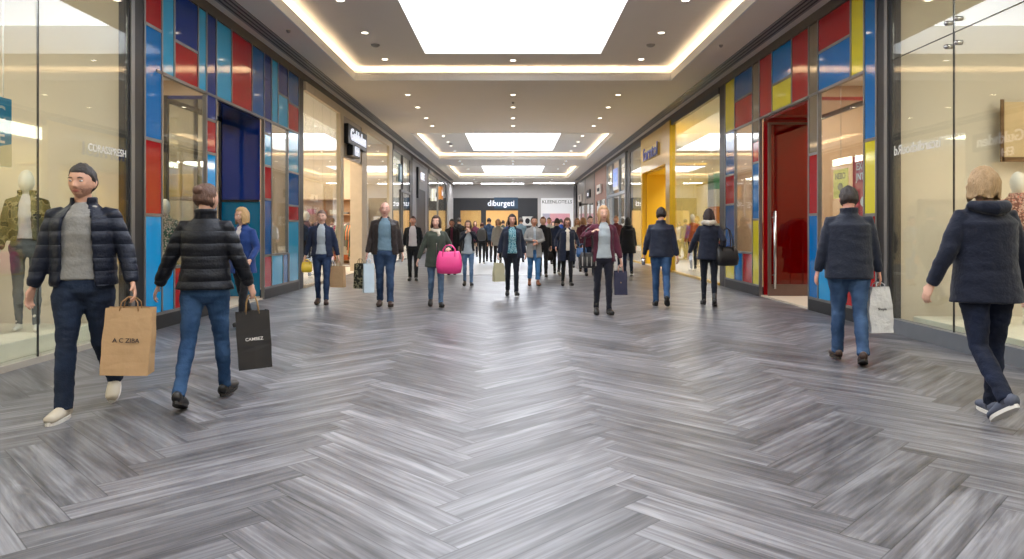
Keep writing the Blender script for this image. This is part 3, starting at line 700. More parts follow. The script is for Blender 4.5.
_tc = nt_.nodes.new('ShaderNodeTexCoord'); _cr = nt_.nodes.new('ShaderNodeValToRGB'); _sp = nt_.nodes.new('ShaderNodeSeparateXYZ')
nt_.links.new(_tc.outputs['Generated'], _sp.inputs[0]); nt_.links.new(_sp.outputs[1], _cr.inputs[0]); nt_.links.new(_cr.outputs[0], b_.inputs['Base Color'])
_cr.color_ramp.interpolation = 'CONSTANT'; _cr.color_ramp.elements[0].color = (.02, .012, .01, 1); _cr.color_ramp.elements[1].position = .12; _cr.color_ramp.elements[1].color = (.75, .73, .7, 1)
b_.inputs['Roughness'].default_value = .2

def ik(a, t, l1, l2, pole):
    d = t - a; L = min(d.length, (l1 + l2) * .999); dn = d.normalized(); t = a + dn * L
    x = (l1 * l1 - l2 * l2 + L * L) / (2 * L); h = math.sqrt(max(0, l1 * l1 - x * x))
    return a + dn * x + perp(pole, dn) * h, t
def hand(bm, w, d, inward, fwd, s, curl=32, r=.0088):
    """palm, four bent fingers of unequal length, thumb off the side of the palm; returns grip point"""
    d = d.normalized(); n = perp(inward, d); t = d.cross(n)
    if t.dot(fwd) < 0: t = -t
    tube(bm, [w - d * .03 * s, w + d * .02 * s, w + d * .06 * s, w + d * .09 * s], [(.024 * s, .018 * s), (.034 * s, .015 * s), (.041 * s, .014 * s), (.038 * s, .011 * s)], side=t, n=12)
    for k, (o_, ln) in enumerate(((.030, .068), (.0105, .078), (-.0105, .072), (-.030, .056))):
        p = w + d * (.082 - abs(k - 1) * .004) * s + t * o_ * s; pts = [p]; ang = R(curl * .4); dd = (d + t * (.10 - .07 * k)).normalized()
        for j, q in enumerate((.45, .32, .23)):
            dirn = dd * math.cos(ang) + n * math.sin(ang); p = p + dirn * (ln * q * s * 1.1); pts.append(p); ang += R(curl)
        tube(bm, pts, [r * s, r * s, r * .93 * s, r * .8 * s], side=t, n=8)
    p0 = w + d * .022 * s + t * .028 * s; p1 = p0 + (d * .7 + t * .65 + n * .25).normalized() * .038 * s; p2 = p1 + (d * .85 + t * .15 + n * .5).normalized() * .034 * s
    tube(bm, [p0 - t * .012 * s, p0, p1, p2], [.012 * s, .013 * s, .0105 * s, .009 * s], side=n, n=8)
    return w + d * .095 * s + n * .022 * s
def head_pt(d):
    x, y, z = d
    p = V((x * .074, y * .095 + .004, z * .112))
    g = lambda cx, cz, w: math.exp(-(((p.x - cx) / w) ** 2 + ((p.z - cz) / w) ** 2)) if y < .1 else 0
    if z < -.1:
        t = min(1, (-z - .1) / .9); p.x *= 1 - .20 * t
        if y > 0: p.y -= .075 * t * y; p.z += .045 * t * y
        else: p.y += .002 * t
    for sx in (-1, 1):
        p.y += .009 * g(sx * .031, .004, .014)               # eye sockets
        p.y -= .005 * g(sx * .045, -.022, .018)              # cheeks
        p.y -= .005 * g(sx * .026, .026, .012)               # brow
    p.y -= .009 * g(0, -.096, .018)                          # chin
    p.y -= .003 * g(0, -.060, .013); p.y += .005 * g(0, -.078, .008)
    return p
def build_head(bm, M, s, face=True):
    n, m_ = (32, 24) if face else (24, 16)
    rows = []
    def tp(d): return bm.verts.new(M @ ((head_pt(d) if face else V((d[0] * .072, d[1] * .092, d[2] * .118)) ) * s))
    T = tp((0, 0, 1)); B = tp((0, 0, -1))
    for i in range(1, m_):
        th = PI * i / m_; rows.append([tp((math.sin(th) * math.cos(2 * PI * k / n), math.sin(th) * math.sin(2 * PI * k / n), math.cos(th))) for k in range(n)])
    for k in range(n):
        bm.faces.new((T, rows[0][k], rows[0][(k + 1) % n])); bm.faces.new((B, rows[-1][(k + 1) % n], rows[-1][k]))
    for i in range(len(rows) - 1):
        for k in range(n): bm.faces.new((rows[i][k], rows[i + 1][k], rows[i + 1][(k + 1) % n], rows[i][(k + 1) % n]))
    if face:
        P = lambda x, y, z: M @ (V((x, y, z)) * s)
        tube(bm, [P(0, -.080, .012), P(0, -.095, -.012), P(0, -.104, -.028), P(0, -.092, -.038)], [.006 * s, .008 * s, .011 * s, .009 * s], side=M.to_3x3() @ V((1, 0, 0)), n=10)
        for sx in (-1, 1):
            ball(bm, P(sx * .010, -.094, -.034), .008 * s, 8, 6)
            ball(bm, P(sx * .076, .010, -.012), (.009 * s, .018 * s, .031 * s), 10, 8, rot=M.to_3x3() @ Matrix.Rotation(R(-sx * 22), 3, 'Z') @ Matrix.Rotation(R(-12), 3, 'X'))
def build_hair(name, M, s, style, m, parent, seed=0):
    rnd = random.Random(seed); bm = NB(); n, m_ = 36, 28
    L = {'crop': .0, 'short': .0, 'bob': .13, 'long': .26, 'bun': .0, 'tied': .0, 'bald': 0}[style]
    th0 = {'crop': .005, 'short': .009, 'bob': .017, 'long': .015, 'bun': .009, 'tied': .009, 'bald': .005}[style]
    if style in ('crop', 'short', 'bald'): zfr, zbk = .50, -.62
    else: zfr, zbk = .56, -.55
    grid = []
    def tp(d):
        x, y, z = d
        p = head_pt(d); q = p.length
        nz = noise.noise(V((x * 5 + seed, y * 5, z * 2.2))) * .010 + noise.noise(V((x * 22 + seed, y * 22, z * 3))) * .004
        if style in ('crop', 'bald'): nz *= .2
        fz = min(1, max(0, (z - (zfr - .02 if y < -.3 else zbk)) / .25)); out = p + p.normalized() * (.003 + (th0 + nz - .003) * (.35 + .65 * fz))
        # front boundary falls from the forehead down the temples
        fr = y < -.02
        limit = zfr if y < -.55 else (zfr + (-.02 - y) / .53 * 0 if False else (zfr * ((-y - .02) / .53) if fr else zbk))
        if fr and style in ('bob', 'long') and y > -.72: limit = min(limit, -2 if abs(x) > .72 else limit)
        if style == 'bald': limit = .25 if y < .35 else limit
        limit += .10 * noise.noise(V((x * 6 + seed, y * 6, z * 6)))
        inside = z < limit if style != 'bald' else (z > .35 or y < .05 or z < -.42)
        if inside: return M @ (p * (.86 * s))
        if L and z < .05:
            t = min(1, -(z - .05) / 1.0)
            base = V((x, y, 0)); bl = math.hypot(x, y); dirh = V((x / max(bl, 1e-4), y / max(bl, 1e-4), 0))
            rr = .074 + th0 * 1.0; ry = .095 + th0
            w = 1 - .28 * max(0, t - .55) / .45
            if z < -.97: w *= .3
            flat = V((dirh.x * rr * w, dirh.y * ry * w + .006, 0))
            flat.z = p.z * .4 - L * t + nz * 2 + .03 * t * noise.noise(V((x * 14 + seed, y * 14, 0)))
            if flat.y < -.03: flat.y = max(flat.y, -.055)
            out = flat + dirh * (nz * 1.6 + .006 * math.sin(math.atan2(y, x) * 23 + seed))
        return M @ (out * s)
    T = bm.verts.new(tp((0, 0, 1))); B = bm.verts.new(tp((0, .02, -1)))
    for i in range(1, m_):
        th = PI * i / m_
        grid.append([bm.verts.new(tp((math.sin(th) * math.cos(2 * PI * k / n), math.sin(th) * math.sin(2 * PI * k / n), math.cos(th)))) for k in range(n)])
    for k in range(n):
        bm.faces.new((T, grid[0][k], grid[0][(k + 1) % n])); bm.faces.new((B, grid[-1][(k + 1) % n], grid[-1][k]))
    for i in range(len(grid) - 1):
        for k in range(n): bm.faces.new((grid[i][k], grid[i + 1][k], grid[i + 1][(k + 1) % n], grid[i][(k + 1) % n]))
    if style == 'bun': ball(bm, M @ (V((0, .085, .062)) * s), (.042 * s, .04 * s, .038 * s), 16, 12)
    if style == 'tied':
        P = lambda x, y, z: M @ (V((x, y, z)) * s)
        tube(bm, [P(0, .085, .03), P(0, .125, .01), P(0, .12, -.06), P(0, .10, -.12)], [.02 * s, .03 * s, .028 * s, .008 * s], n=12)
    return obj(name, bm, m, parent, True)

class Person: pass
def person(label, px, feet, hd, rz=0, fem=False, skinc=(205, 160, 135), hair=('short', (60, 45, 35)),
           legs=(18, 6, -16, 22), wl=(.235, .02, .87), wr=(.235, .02, .87), headyaw=0, headpitch=0, lean=2, build=1.0,
           top=None, jacket=None, trousers=None, shoes=None, vox=.012, group=None, hood=None, scarf=None, curl=(32, 32), Y=None, face=True, skirt=None, sway=0, stand=False, elbow=None, base=0.0, X=None, h=None, beard=None):
    Y = Y or F * CH / (feet - CY)
    h = h or (feet - hd) / (feet - CY) * CH
    s = h / 1.75
    if X is None: X = (px - CX) * Y / F
    root = thing('person', label, 'person', (X, Y, base), R(rz), group)
    bw = build * (0.93 if fem else 1.0)
    # ---- skeleton (faces -Y, its left is +X)
    LR = {}
    sh_z, hip_z = 1.425 * s, .93 * s
    for sd, (a, k) in ((1, legs[:2]), (-1, legs[2:])):
        hp = V((.088 * sd * s, 0, hip_z)); ar, br = R(a), R(a - k)
        kn = hp + V((0, -math.sin(ar), -math.cos(ar))) * .435 * s
        an = kn + V((.0, -math.sin(br), -math.cos(br))) * .415 * s
        pitch = R(max(-18, min(60, (k - a) * .75))) if k - a > 8 else R(-6 if a > 12 else 0)
        LR[sd] = [hp, kn, an, pitch]
    def foot_frame(sd):
        hp, kn, an, pt = LR[sd]
        t = V((.12 * sd, -math.cos(pt), -math.sin(pt))).normalized(); u = perp((0, 0, 1), t); return an, t, u
    lo = 9
    for sd in (1, -1):
        an, t, u = foot_frame(sd)
        for q in (-.06, .19): lo = min(lo, (an + t * q * s - u * .085 * s).z)
    dz = -lo
    for sd in (1, -1):
        for i in range(3): LR[sd][i] = LR[sd][i] + V((0, 0, dz))
    hz = hip_z + dz
    ln = R(lean)
    def T(x, y, z):      # torso point, leaning forward about the hips
        zz = z * s - hip_z; yy = y * s
        return V((x * s, yy * math.cos(ln) - zz * math.sin(ln), hz + zz * math.cos(ln) + yy * math.sin(ln)))
    HM = Matrix.Translation(T(0, -.012, 1.618)) @ Matrix.Rotation(R(headyaw), 4, 'Z') @ Matrix.Rotation(R(headpitch), 4, 'X') @ Matrix.Scale(1.07, 4)
    fsh = .156 * (0.92 if fem else 1.04) * (.6 + .4 * build)
    arms = {}
    for sd, w in ((1, wl), (-1, wr)):
        sh = T(fsh * sd, .005, 1.40); tg = V((w[0] * sd * s, -w[1] * s, w[2] * s + dz))
        pole = V((.35 * sd, .9, -.2)) if not elbow else V((elbow * sd, .4, -.8))
        e, wp = ik(sh, tg, .275 * s, .25 * s, pole); arms[sd] = (sh, e, wp)
    # ---- body: one continuous surface
    bm = NB(); build_head(bm, HM, s, face)
    tube(bm, [T(0, .012, 1.42), T(0, .008, 1.49), T(0, -.002, 1.56), T(0, -.006, 1.60)], [(.066 * s, .06 * s), (.054 * s, .055 * s), (.052 * s, .056 * s), (.045 * s, .05 * s)], n=16)
    k_ = .9 * bw
    tube(bm, [T(0, 0, .86), T(0, 0, .95), T(0, 0, 1.08), T(0, 0, 1.25), T(0, 0, 1.35), T(0, .008, 1.41), T(0, .012, 1.45)],
         [(.13 * s * k_, .09 * s * k_), (.155 * s * k_, .105 * s * k_), (.13 * s * k_, .09 * s * k_), (.15 * s * k_, .105 * s * k_), (.135 * s * k_, .085 * s * k_), (.09 * s * k_, .06 * s), (.055 * s, .052 * s)], n=20)
    grip = {}
    for sd in (1, -1):
        sh, e, w = arms[sd]
        tube(bm, [sh - V((0, 0, .012 * s)), (sh + e) / 2, e, (e + w) / 2, w], [(.036 * s, .038 * s), (.042 * s, .042 * s), (.036 * s, .036 * s), (.033 * s, .033 * s), (.024 * s, .02 * s)], side=(0, 1, 0), n=12)
        tube(bm, [T(0, .0, 1.385), sh - V((0, 0, .012 * s))], [(.036 * s, .036 * s)] * 2, side=(0, 1, 0), n=12)
        inw = V((-sd, -.25, 0)) if (w - e).normalized().z < -.5 else V((0, .3, -1))
        gp = hand(bm, w, w - e, inw, V((0, -1, .2)), s, curl[0 if sd == 1 else 1], r=max(.0088, vox * .85))
        grip[sd] = gp
        hp, kn, an, pt = LR[sd]
        tube(bm, [hp, (hp + kn) / 2, kn, kn * .6 + an * .4, an, an - V((0, 0, .05 * s))], [(.07 * s, .075 * s), (.066 * s, .07 * s), (.045 * s, .048 * s), (.045 * s, .05 * s), (.032 * s, .034 * s), (.03 * s, .034 * s)], n=12)
        a_, t_, u_ = foot_frame(sd)
        tube(bm, [a_ - t_ * .04 * s - u_ * .05 * s, a_ + t_ * .05 * s - u_ * .045 * s, a_ + t_ * .16 * s - u_ * .06 * s], [.03 * s, .032 * s, .02 * s], side=(1, 0, 0), n=10)
    sm = skin(skinc)
    bvox = min(vox, .0085)
    remeshed('body', bm, sm, root, bvox * (1 if vox < .01 else 1.25), 1)
    # ---- face
    if face:
        P = lambda x, y, z: HM @ (V((x, y, z)) * s)
        if abs(rz) < 100:
            for sx in (-1, 1):
                bm = NB(); ball(bm, (0, 0, 0), (.0120 * s, .0095 * s, .0062 * s), 12, 8); e = obj('eye', bm, EYEM, root, True); e.matrix_local = Matrix.Translation(P(sx * .031, -.0765, .003)) @ HM.to_3x3().to_4x4()
            bm = NB()
            for sx in (-1, 1): tube(bm, [P(sx * .016, -.091, .021), P(sx * .031, -.0905, .026), P(sx * .049, -.078, .020)], [.0022 * s, .0036 * s, .002 * s], side=(0, 0, 1), n=6)
            obj('eyebrows', bm, hairm(tuple(int(c * .7) for c in hair[1])), root, True)
            bm = NB()
            tube(bm, [P(-.024, -.079, -.061), P(-.010, -.0875, -.0585), P(0, -.0885, -.0595), P(.010, -.0875, -.0585), P(.024, -.079, -.061)], [.0015 * s, .0042 * s, .004 * s, .0042 * s, .0015 * s], side=(0, 0, 1), n=6)
            tube(bm, [P(-.022, -.079, -.063), P(0, -.0875, -.0665), P(.022, -.079, -.063)], [.0015 * s, .0042 * s, .0015 * s], side=(0, 0, 1), n=6)
            obj('lips', bm, mat('lips_%d' % skinc[0], (int(skinc[0] * .82), int(skinc[1] * .6), int(skinc[2] * .6)), .4), root, True)
    if beard:
        bm = NB(); n = 28; rows = []
        for i in range(17):
            z = -.12 - .86 * i / 16; r_ = math.sqrt(1 - z * z); row = []
            for k in range(n + 1):
                an = PI + PI * k / n; d_ = (r_ * math.cos(an), r_ * math.sin(an), z); q = head_pt(d_)
                up_ = z > -.30 - .18 * (1 - abs(d_[0])) + .05 * noise.noise(V((d_[0] * 9, d_[1] * 9, 3))) or (abs(q.x) < .027 and -.074 < q.z < -.052)
                row.append(bm.verts.new(HM @ ((q * (.93 if up_ else 1.012)) * s)))
            rows.append(row)
        for i in range(16):
            for k in range(n): bm.faces.new((rows[i][k], rows[i][k + 1], rows[i + 1][k + 1], rows[i + 1][k]))
        obj('beard', bm, mat('stubble', beard, .8, 0, .3, 60), root, True)
    if hair: build_hair('hair', HM, s, hair[0], hairm(hair[1]), root, len(label) + px)
    wr_amp = .0065 * s
    sd0 = px * .37
    def folds(c): return wr_amp * (noise.noise(V((c.x * 7 + sd0, c.y * 7, c.z * 16))) + .5 * noise.noise(V((c.x * 18, c.y * 18 + sd0, c.z * 30))))
    # ---- top garment
    waist = (.128 if fem else .150) * build; chest = (.143 if fem else .160) * build; hipw = (.168 if fem else .162) * build; dp = .112 * build
    if top:
        bm = NB(); z0 = top[1] if len(top) > 1 else .93
        tube(bm, [T(0, 0, z0), T(0, 0, 1.02), T(0, -.005, 1.12), T(0, -.012, 1.26), T(0, 0, 1.37), T(0, .006, 1.44), T(0, .01, 1.475)],
             [((hipw + .018) * s, dp * 1.22 * s), ((waist + .028) * s, dp * 1.16 * s), ((waist + .008) * s, dp * s * 1.03), (chest * s, (dp + (.02 if fem else .008)) * s), (chest * .98 * s, dp * s), (.115 * s, .085 * s), (.064 * s, .062 * s)], n=24)
        if not jacket:
            for sd in (1, -1):
                sh, e, w = arms[sd]
                tube(bm, [T(.05 * sd, 0, 1.39), sh, (sh + e) / 2, e, (e + w) / 2, w + (e - w) * .04], [(.07 * s, .07 * s), (.066 * s, .066 * s), (.056 * s, .056 * s), (.048 * s, .048 * s), (.043 * s, .043 * s), (.034 * s, .034 * s)], side=(0, 1, 0), n=14)
        remeshed('shirt' if not fem else 'top', bm, top[0], root, vox, 4, folds)
    # ---- jacket
    if jacket:
        jm = jacket['m']; zh = jacket.get('hem', .84); gap = R(jacket.get('gap', 0)); pf = jacket.get('puff', 0); ease = jacket.get('ease', .022)
        bm = NB()
        prof = [(zh, hipw + .014 + ease + jacket.get('flare', 0), dp * 1.17 + ease + jacket.get('flare', 0), 0), (max(.97, zh + .03), (hipw + waist) / 2 + .012 + ease, dp * 1.10 + ease, 0), (1.12, waist + .014 + ease, dp * 1.08 + ease, -.004), (1.26, chest + .006 + ease, dp + .014 + ease, -.008),
                (1.36, chest + .006 + ease, dp + .004 + ease, 0), (1.41, .150 * (.5 + .5 * build), .104, .004), (1.438, .118 * (.5 + .5 * build), .094, .006), (1.468, .082, .080, .012), (1.505 + jacket.get('collar', 0), .076 + jacket.get('cw', 0), .078 + jacket.get('cw', 0), .012)]
        if gap <= 0:
            tube(bm, [T(0, y, z) for z, a, b, y in prof], [(a * s, b * s) for z, a, b, y in prof], n=28)
        else:
            n = 30; outer = []; inner = []
            for i, (z, a, b, y) in enumerate(prof):
                g = gap * (1.25 - .5 * i / (len(prof) - 1)) if i < len(prof) - 2 else gap * 1.25
                ro, ri = [], []
                for k in range(n + 1):
                    ph = g + (2 * PI - 2 * g) * k / n
                    ro.append(bm.verts.new(T(a * math.sin(ph), y - b * math.cos(ph), z))); ri.append(bm.verts.new(T((a - .024) * math.sin(ph), y - (b - .024) * math.cos(ph), z)))
                outer.append(ro); inner.append(ri)
            for i in range(len(prof) - 1):
                for k in range(n):
                    bm.faces.new((outer[i][k], outer[i][k + 1], outer[i + 1][k + 1], outer[i + 1][k])); bm.faces.new((inner[i][k], inner[i + 1][k], inner[i + 1][k + 1], inner[i][k + 1]))
                for k in (0, n): bm.faces.new((outer[i][k], inner[i][k], inner[i + 1][k], outer[i + 1][k]))
            for i in (0, len(prof) - 1):
                for k in range(n): bm.faces.new((outer[i][k], inner[i][k], inner[i][k + 1], outer[i][k + 1]))
        sr = 1.0 + pf * 2 + jacket.get('sl', 0)
        cuffs = NB()
        for sd in (1, -1):
            sh, e, w = arms[sd]
            tube(bm, [sh + (T(0, 0, 1.39) - sh) * (.55 if gap <= 0 else .22), sh + V((0, 0, -.006)), sh * .5 + e * .5, e, (e + w) / 2, w + (e - w) * .10, w + (e - w) * .0],
                 [(.048 * s, .052 * s), (.059 * s * sr, .064 * s * sr), (.060 * s * sr, .062 * s * sr), (.052 * s * sr, .054 * s * sr), (.049 * s * sr, .050 * s * sr), (.042 * s * sr, .042 * s * sr), (.037 * s, .036 * s)], side=(0, 1, 0), n=16)
        if hood == 'same':
            tube(bm, [T(.10, -.01, 1.47), T(.115, .05, 1.475), T(.07, .115, 1.46), T(0, .135, 1.45), T(-.07, .115, 1.46), T(-.115, .05, 1.475), T(-.10, -.01, 1.47)], [.022 * s, .036 * s, .044 * s, .050 * s, .044 * s, .036 * s, .022 * s], side=(0, 0, 1), n=12)
        if pf:
            fr = 2 * PI / .075
            fnj = lambda c: folds(c) * .5 + pf * .09 * (abs(math.sin((c.z) * fr * .5 / s)) ** .6 - .7)
        else: fnj = folds
        remeshed(jacket.get('name', 'jacket'), bm, jm, root, vox, 4, fnj)
        if jacket.get('zip') and gap <= 0:
            bm = NB(); tube(bm, [T(0, -(dp * 1.17 + ease + .004), zh), T(0, -(dp + .02 + ease), 1.2), T(0, -.1, 1.42)], .006 * s, n=6); obj('zip', bm, STEEL, root, True)
    if hood == 'fur':
        bm = NB(); tube(bm, [T(.07, -.07, 1.455), T(.11, .0, 1.49), T(.09, .085, 1.50), T(0, .125, 1.48), T(-.09, .085, 1.50), T(-.11, .0, 1.49), T(-.07, -.07, 1.455)], [.02 * s, .036 * s, .045 * s, .05 * s, .045 * s, .036 * s, .02 * s], side=(0, 0, 1), n=12)
        remeshed('fur_hood', bm, scarf or cloth('cream_fur', (206, 196, 178), 'knit'), root, vox, 2, lambda c: .008 * noise.noise(c * 60))
    elif scarf:
        bm = NB(); pts = [T(.082 * math.sin(2 * PI * k / 12), .006 - .085 * math.cos(2 * PI * k / 12), 1.475 - .02 * math.cos(2 * PI * k / 12)) for k in range(13)]
        tube(bm, pts, .033 * s, side=(0, 0, 1), n=10); tube(bm, [T(.03, -.10, 1.46), T(.05, -.125, 1.38), T(.0, -.135, 1.32)], [.035 * s, .03 * s, .01 * s], n=10)
        remeshed('scarf', bm, scarf, root, vox, 2, lambda c: .006 * noise.noise(c * 40))
    # ---- trousers
    if trousers:
        tm, fit, cuffz = trousers[0], trousers[1], trousers[2] if len(trousers) > 2 else .02
        bm = NB(); o2 = hz - hip_z
        pv = lambda z: V((0, -(z * s - hip_z) * math.sin(ln) if z > .93 else 0, z * s + o2))
        tube(bm, [pv(.80) + V((0, .0, .0)), pv(.86), pv(.93), pv(1.0), pv(1.04)], [((hipw - .035) * s, .085 * s), ((hipw + .002) * s, dp * 1.08 * s), ((hipw + .002) * s, dp * 1.12 * s), ((waist + .012) * s, dp * 1.0 * s), ((waist + .006) * s, dp * .98 * s)], n=22)
        for sd in (1, -1):
            hp, kn, an, pt = LR[sd]
            if skirt: continue
            end = kn + (an - kn) * (1 - cuffz)
            tube(bm, [hp + V((0, 0, .0)), hp * .75 + kn * .25, hp * .4 + kn * .6, kn, kn * .65 + end * .35, kn * .2 + end * .8, end + (end - kn).normalized() * .03 * s],
                 [((.082 * bw + .01) * s, .098 * s * bw), (.093 * s * bw * fit, .100 * s * bw * fit), (.076 * s * fit, .082 * s * fit), (.060 * s * fit, .064 * s * fit), (.060 * s * fit, .066 * s * fit), (.050 * s * fit ** 1.6, .053 * s * fit ** 1.6), (.050 * s * fit ** 2, .056 * s * fit ** 2)], n=16)
        amp2 = .006 * s
        remeshed('trousers', bm, tm, root, vox, 4, lambda c: amp2 * (noise.noise(V((c.x * 9, c.y * 9 + sd0, c.z * 14))) + .7 * noise.noise(V((c.x * 20 + sd0, c.y * 20, c.z * 34)))))
    # ---- shoes
    if shoes:
        smt, solem, boot = shoes[0], shoes[1], (len(shoes) > 2 and shoes[2])
        for sd in (1, -1):
            a, t, u = foot_frame(sd); w_ = u.cross(t)
            hh = -.085
            bm = NB(); st = [(-.075, .028, .050), (-.055, .036, .068), (.0, .038, .074), (.06, .043, .062), (.12, .047, .045), (.17, .042, .036), (.195, .026, .026)]
            tube(bm, [a + (t * q + u * (hh + .018 + b * .5)) * s for q, r_, b in st], [(r_ * s, b * .5 * s + .012 * s) for q, r_, b in st], side=w_, n=16)
            hi = .13 if boot else .03
            hp, kn, an, pt = LR[sd]; up = (kn - an).normalized()
            tube(bm, [a - u * .04 * s, a + up * .0, a + up * hi * s], [(.04 * s, .047 * s), (.041 * s, .046 * s), (.044 * s, .048 * s)], n=14)
            for v in bm.verts:
                q = (v.co - a).dot(u)
                if q < (hh + .018) * s: v.co += u * ((hh + .018) * s - q)
            so = obj('shoe', bm, smt, root, True)
            bm = NB(); n = 20; lo_, hi_ = [], []
            for k in range(n):
                an_ = 2 * PI * k / n; q = .062 + .138 * math.cos(an_); wv = (.046 + .006 * math.cos(an_)) * math.sin(an_)
                for lst, uz in ((lo_, hh), (hi_, hh + .024)): lst.append(bm.verts.new(a + (t * q + w_ * wv + u * uz) * s))
            for k in range(n): bm.faces.new((lo_[k], lo_[(k + 1) % n], hi_[(k + 1) % n], hi_[k]))
            bm.faces.new(list(reversed(lo_))); bm.faces.new(hi_); obj('sole', bm, solem, so, False)
    W = Matrix.Translation((X, Y, base)) @ Matrix.Rotation(R(rz), 4, 'Z')
    p = Person(); p.root = root; p.HM = HM; p.L = W @ grip[1]; p.R = W @ grip[-1]; p.s = s; p.W = W; p.T = T; p.rz = rz; p.Y = Y
    p.shL = W @ arms[1][0]; p.shR = W @ arms[-1][0]
    return p

# ------------------------------------------------------------------ bags
def paper_bag(label, grip, rz, w, h, d, m, handle_m=None, logo=None, logo_m=None, group=None, drop=.14, plastic=False, tilt=0):
    t = thing('shopping_bag', label, 'bag', tuple(grip), R(rz), group)
    if tilt: t.rotation_euler = (0, R(tilt), R(rz))
    bm = NB(); rings = []
    nz = 10
    for i in range(nz + 1):
        q = i / nz; z = -drop - h * (1 - q)
        ww = w * (1 + .03 * math.sin(q * 3)) / 2; dd = d / 2 * (1 - .45 * q)
        cr = .22 * q                                   # side gusset folds inward
        loop = [(-ww, -dd), (0, -dd * 1.05), (ww, -dd), (ww * (1 - cr), 0), (ww, dd), (0, dd * 1.05), (-ww, dd), (-ww * (1 - cr), 0)]
        if plastic:
            loop = [(x * (.72 + .28 * math.sin(min(1, (1 - q) * 1.8) * PI / 2)), y) for x, y in loop]
        ring = []
        for k, (x, y) in enumerate(loop):
            j = V((x * 9 + w * 31, y * 9, z * 9)); a_ = .012 if plastic else .005
            ring.append(bm.verts.new((x + noise.noise(j) * a_, y + noise.noise(j + V((5, 5, 5))) * a_, z + (noise.noise(j * 2) * .01 if i == nz else 0))))
        rings.append(ring)
    for i in range(nz):
        for k in range(8): bm.faces.new((rings[i][k], rings[i][(k + 1) % 8], rings[i + 1][(k + 1) % 8], rings[i + 1][k]))
    bm.faces.new(list(reversed(rings[0])))
    o = obj('bag_body', bm, m, t); sd = o.modifiers.new('s', 'SOLIDIFY'); sd.thickness = .003
    bm = NB()
    for sy in (-1, 1):
        y = sy * d / 2 * .55
        tube(bm, [(-w * .2, y, -drop - .02), (-w * .17, y * .9, -drop * .5), (-.02, y * .3, -.006), (.02, y * .3, -.006), (w * .17, y * .9, -drop * .5), (w * .2, y, -drop - .02)], .0045, side=(0, 1, 0), n=8)
    obj('handle', bm, handle_m or m, t, True)
    if logo:
        text('logo', logo, logo_m, t, (0, -d / 2 * .86 - .006, -drop - h * .48), w * .14, 'E', .001)
    return t
def handbag(label, loc, rz, w, h, d, m, strap_to=None, handles=True, group=None, name='handbag', trim=None):
    t = thing(name, label, 'bag', tuple(loc), R(rz), group)
    bm = NB()
    prof = [(-h, .30, .55), (-h * .96, .46, .9), (-h * .6, .52, 1), (-h * .25, .47, .8), (-h * .03, .40, .35), (0, .38, .22)]
    rings = []
    for z, a, b in prof:
        n = 20; ring = []
        for k in range(n):
            an = 2 * PI * k / n; c, s_ = math.cos(an), math.sin(an)
            c = math.copysign(abs(c) ** .5, c); s_ = math.copysign(abs(s_) ** .6, s_)
            ring.append(bm.verts.new((a * w * c, b * d / 2 * s_, z + (abs(c) ** 3) * h * .10 * (z > -h * .3))))
        rings.append(ring)
    for i in range(len(rings) - 1):
        for k in range(20): bm.faces.new((rings[i][k], rings[i][(k + 1) % 20], rings[i + 1][(k + 1) % 20], rings[i + 1][k]))
    bm.faces.new(list(reversed(rings[0]))); bm.faces.new(rings[-1])
    obj('bag_body', bm, m, t, True)
    if handles:
        bm = NB()
        hh = strap_to if strap_to else .12
        for sy in (-1, 1):
            pts = [(-w * .24, sy * d * .3, -h * .22), (-w * .23, sy * d * .2, hh * .45), (-w * .12, sy * d * .1, hh * .92), (0, sy * .012, hh), (w * .12, sy * d * .1, hh * .92), (w * .23, sy * d * .2, hh * .45), (w * .24, sy * d * .3, -h * .22)]
            tube(bm, pts, .009, side=(0, 1, 0), n=8)
        obj('strap', bm, trim or m, t, True)
    return t

# cloths
NAVYQ = cloth('navy_quilted', (23, 28, 42), 'quilt'); BLACKQ = cloth('black_quilted', (20, 22, 29), 'quilt')
NAVY = cloth('navy_fabric', (26, 32, 48), 'plain'); DKNAVY = cloth('dark_navy_fabric', (20, 24, 34), 'plain')
JEAN = cloth('blue_denim', (40, 58, 84), 'jeans'); DJEAN = cloth('dark_denim', (28, 37, 54), 'jeans', col2=(42, 58, 84)); LJEAN = cloth('light_denim', (80, 104, 132), 'jeans'); BJEAN = cloth('bright_denim', (36, 62, 94), 'jeans')
BLK = cloth('black_cloth', (22, 22, 25), 'plain'); GREYT = cloth('grey_knit', (132, 130, 126), 'knit'); LGREY = cloth('pale_grey_knit', (164, 172, 176), 'knit')
GREEN = cloth('olive_cloth', (62, 68, 58), 'plain'); MAROON = cloth('maroon_cloth', (84, 34, 50), 'plain'); CARD = cloth('grey_wool', (140, 138, 134), 'knit')
LEATH = cloth('brown_leather', (44, 36, 34), 'plain', .45); BLUEC = cloth('royal_blue_coat', (30, 56, 112), 'plain'); DENJ = cloth('denim_jacket', (34, 42, 62), 'jeans', col2=(48, 58, 80))
WHITEC = cloth('white_cloth', (196, 188, 186), 'plain'); TEALP = cloth('teal_pattern', (90, 150, 158), 'floral', col2=(50, 110, 124)); CREAMC = cloth('cream_knit', (208, 198, 178), 'knit')
BLS = cloth('blue_grey_sweater', (104, 128, 142), 'knit')
SH_BLK = mat('black_leather_shoe', (26, 24, 24), .4); SH_BRN = mat('brown_leather_shoe', (62, 44, 36), .45); SH_CRM = mat('cream_trainer', (186, 176, 158), .6); SH_GRY = mat('grey_trainer', (74, 80, 96), .6); SH_TAN = mat('tan_shoe', (128, 78, 50), .5)

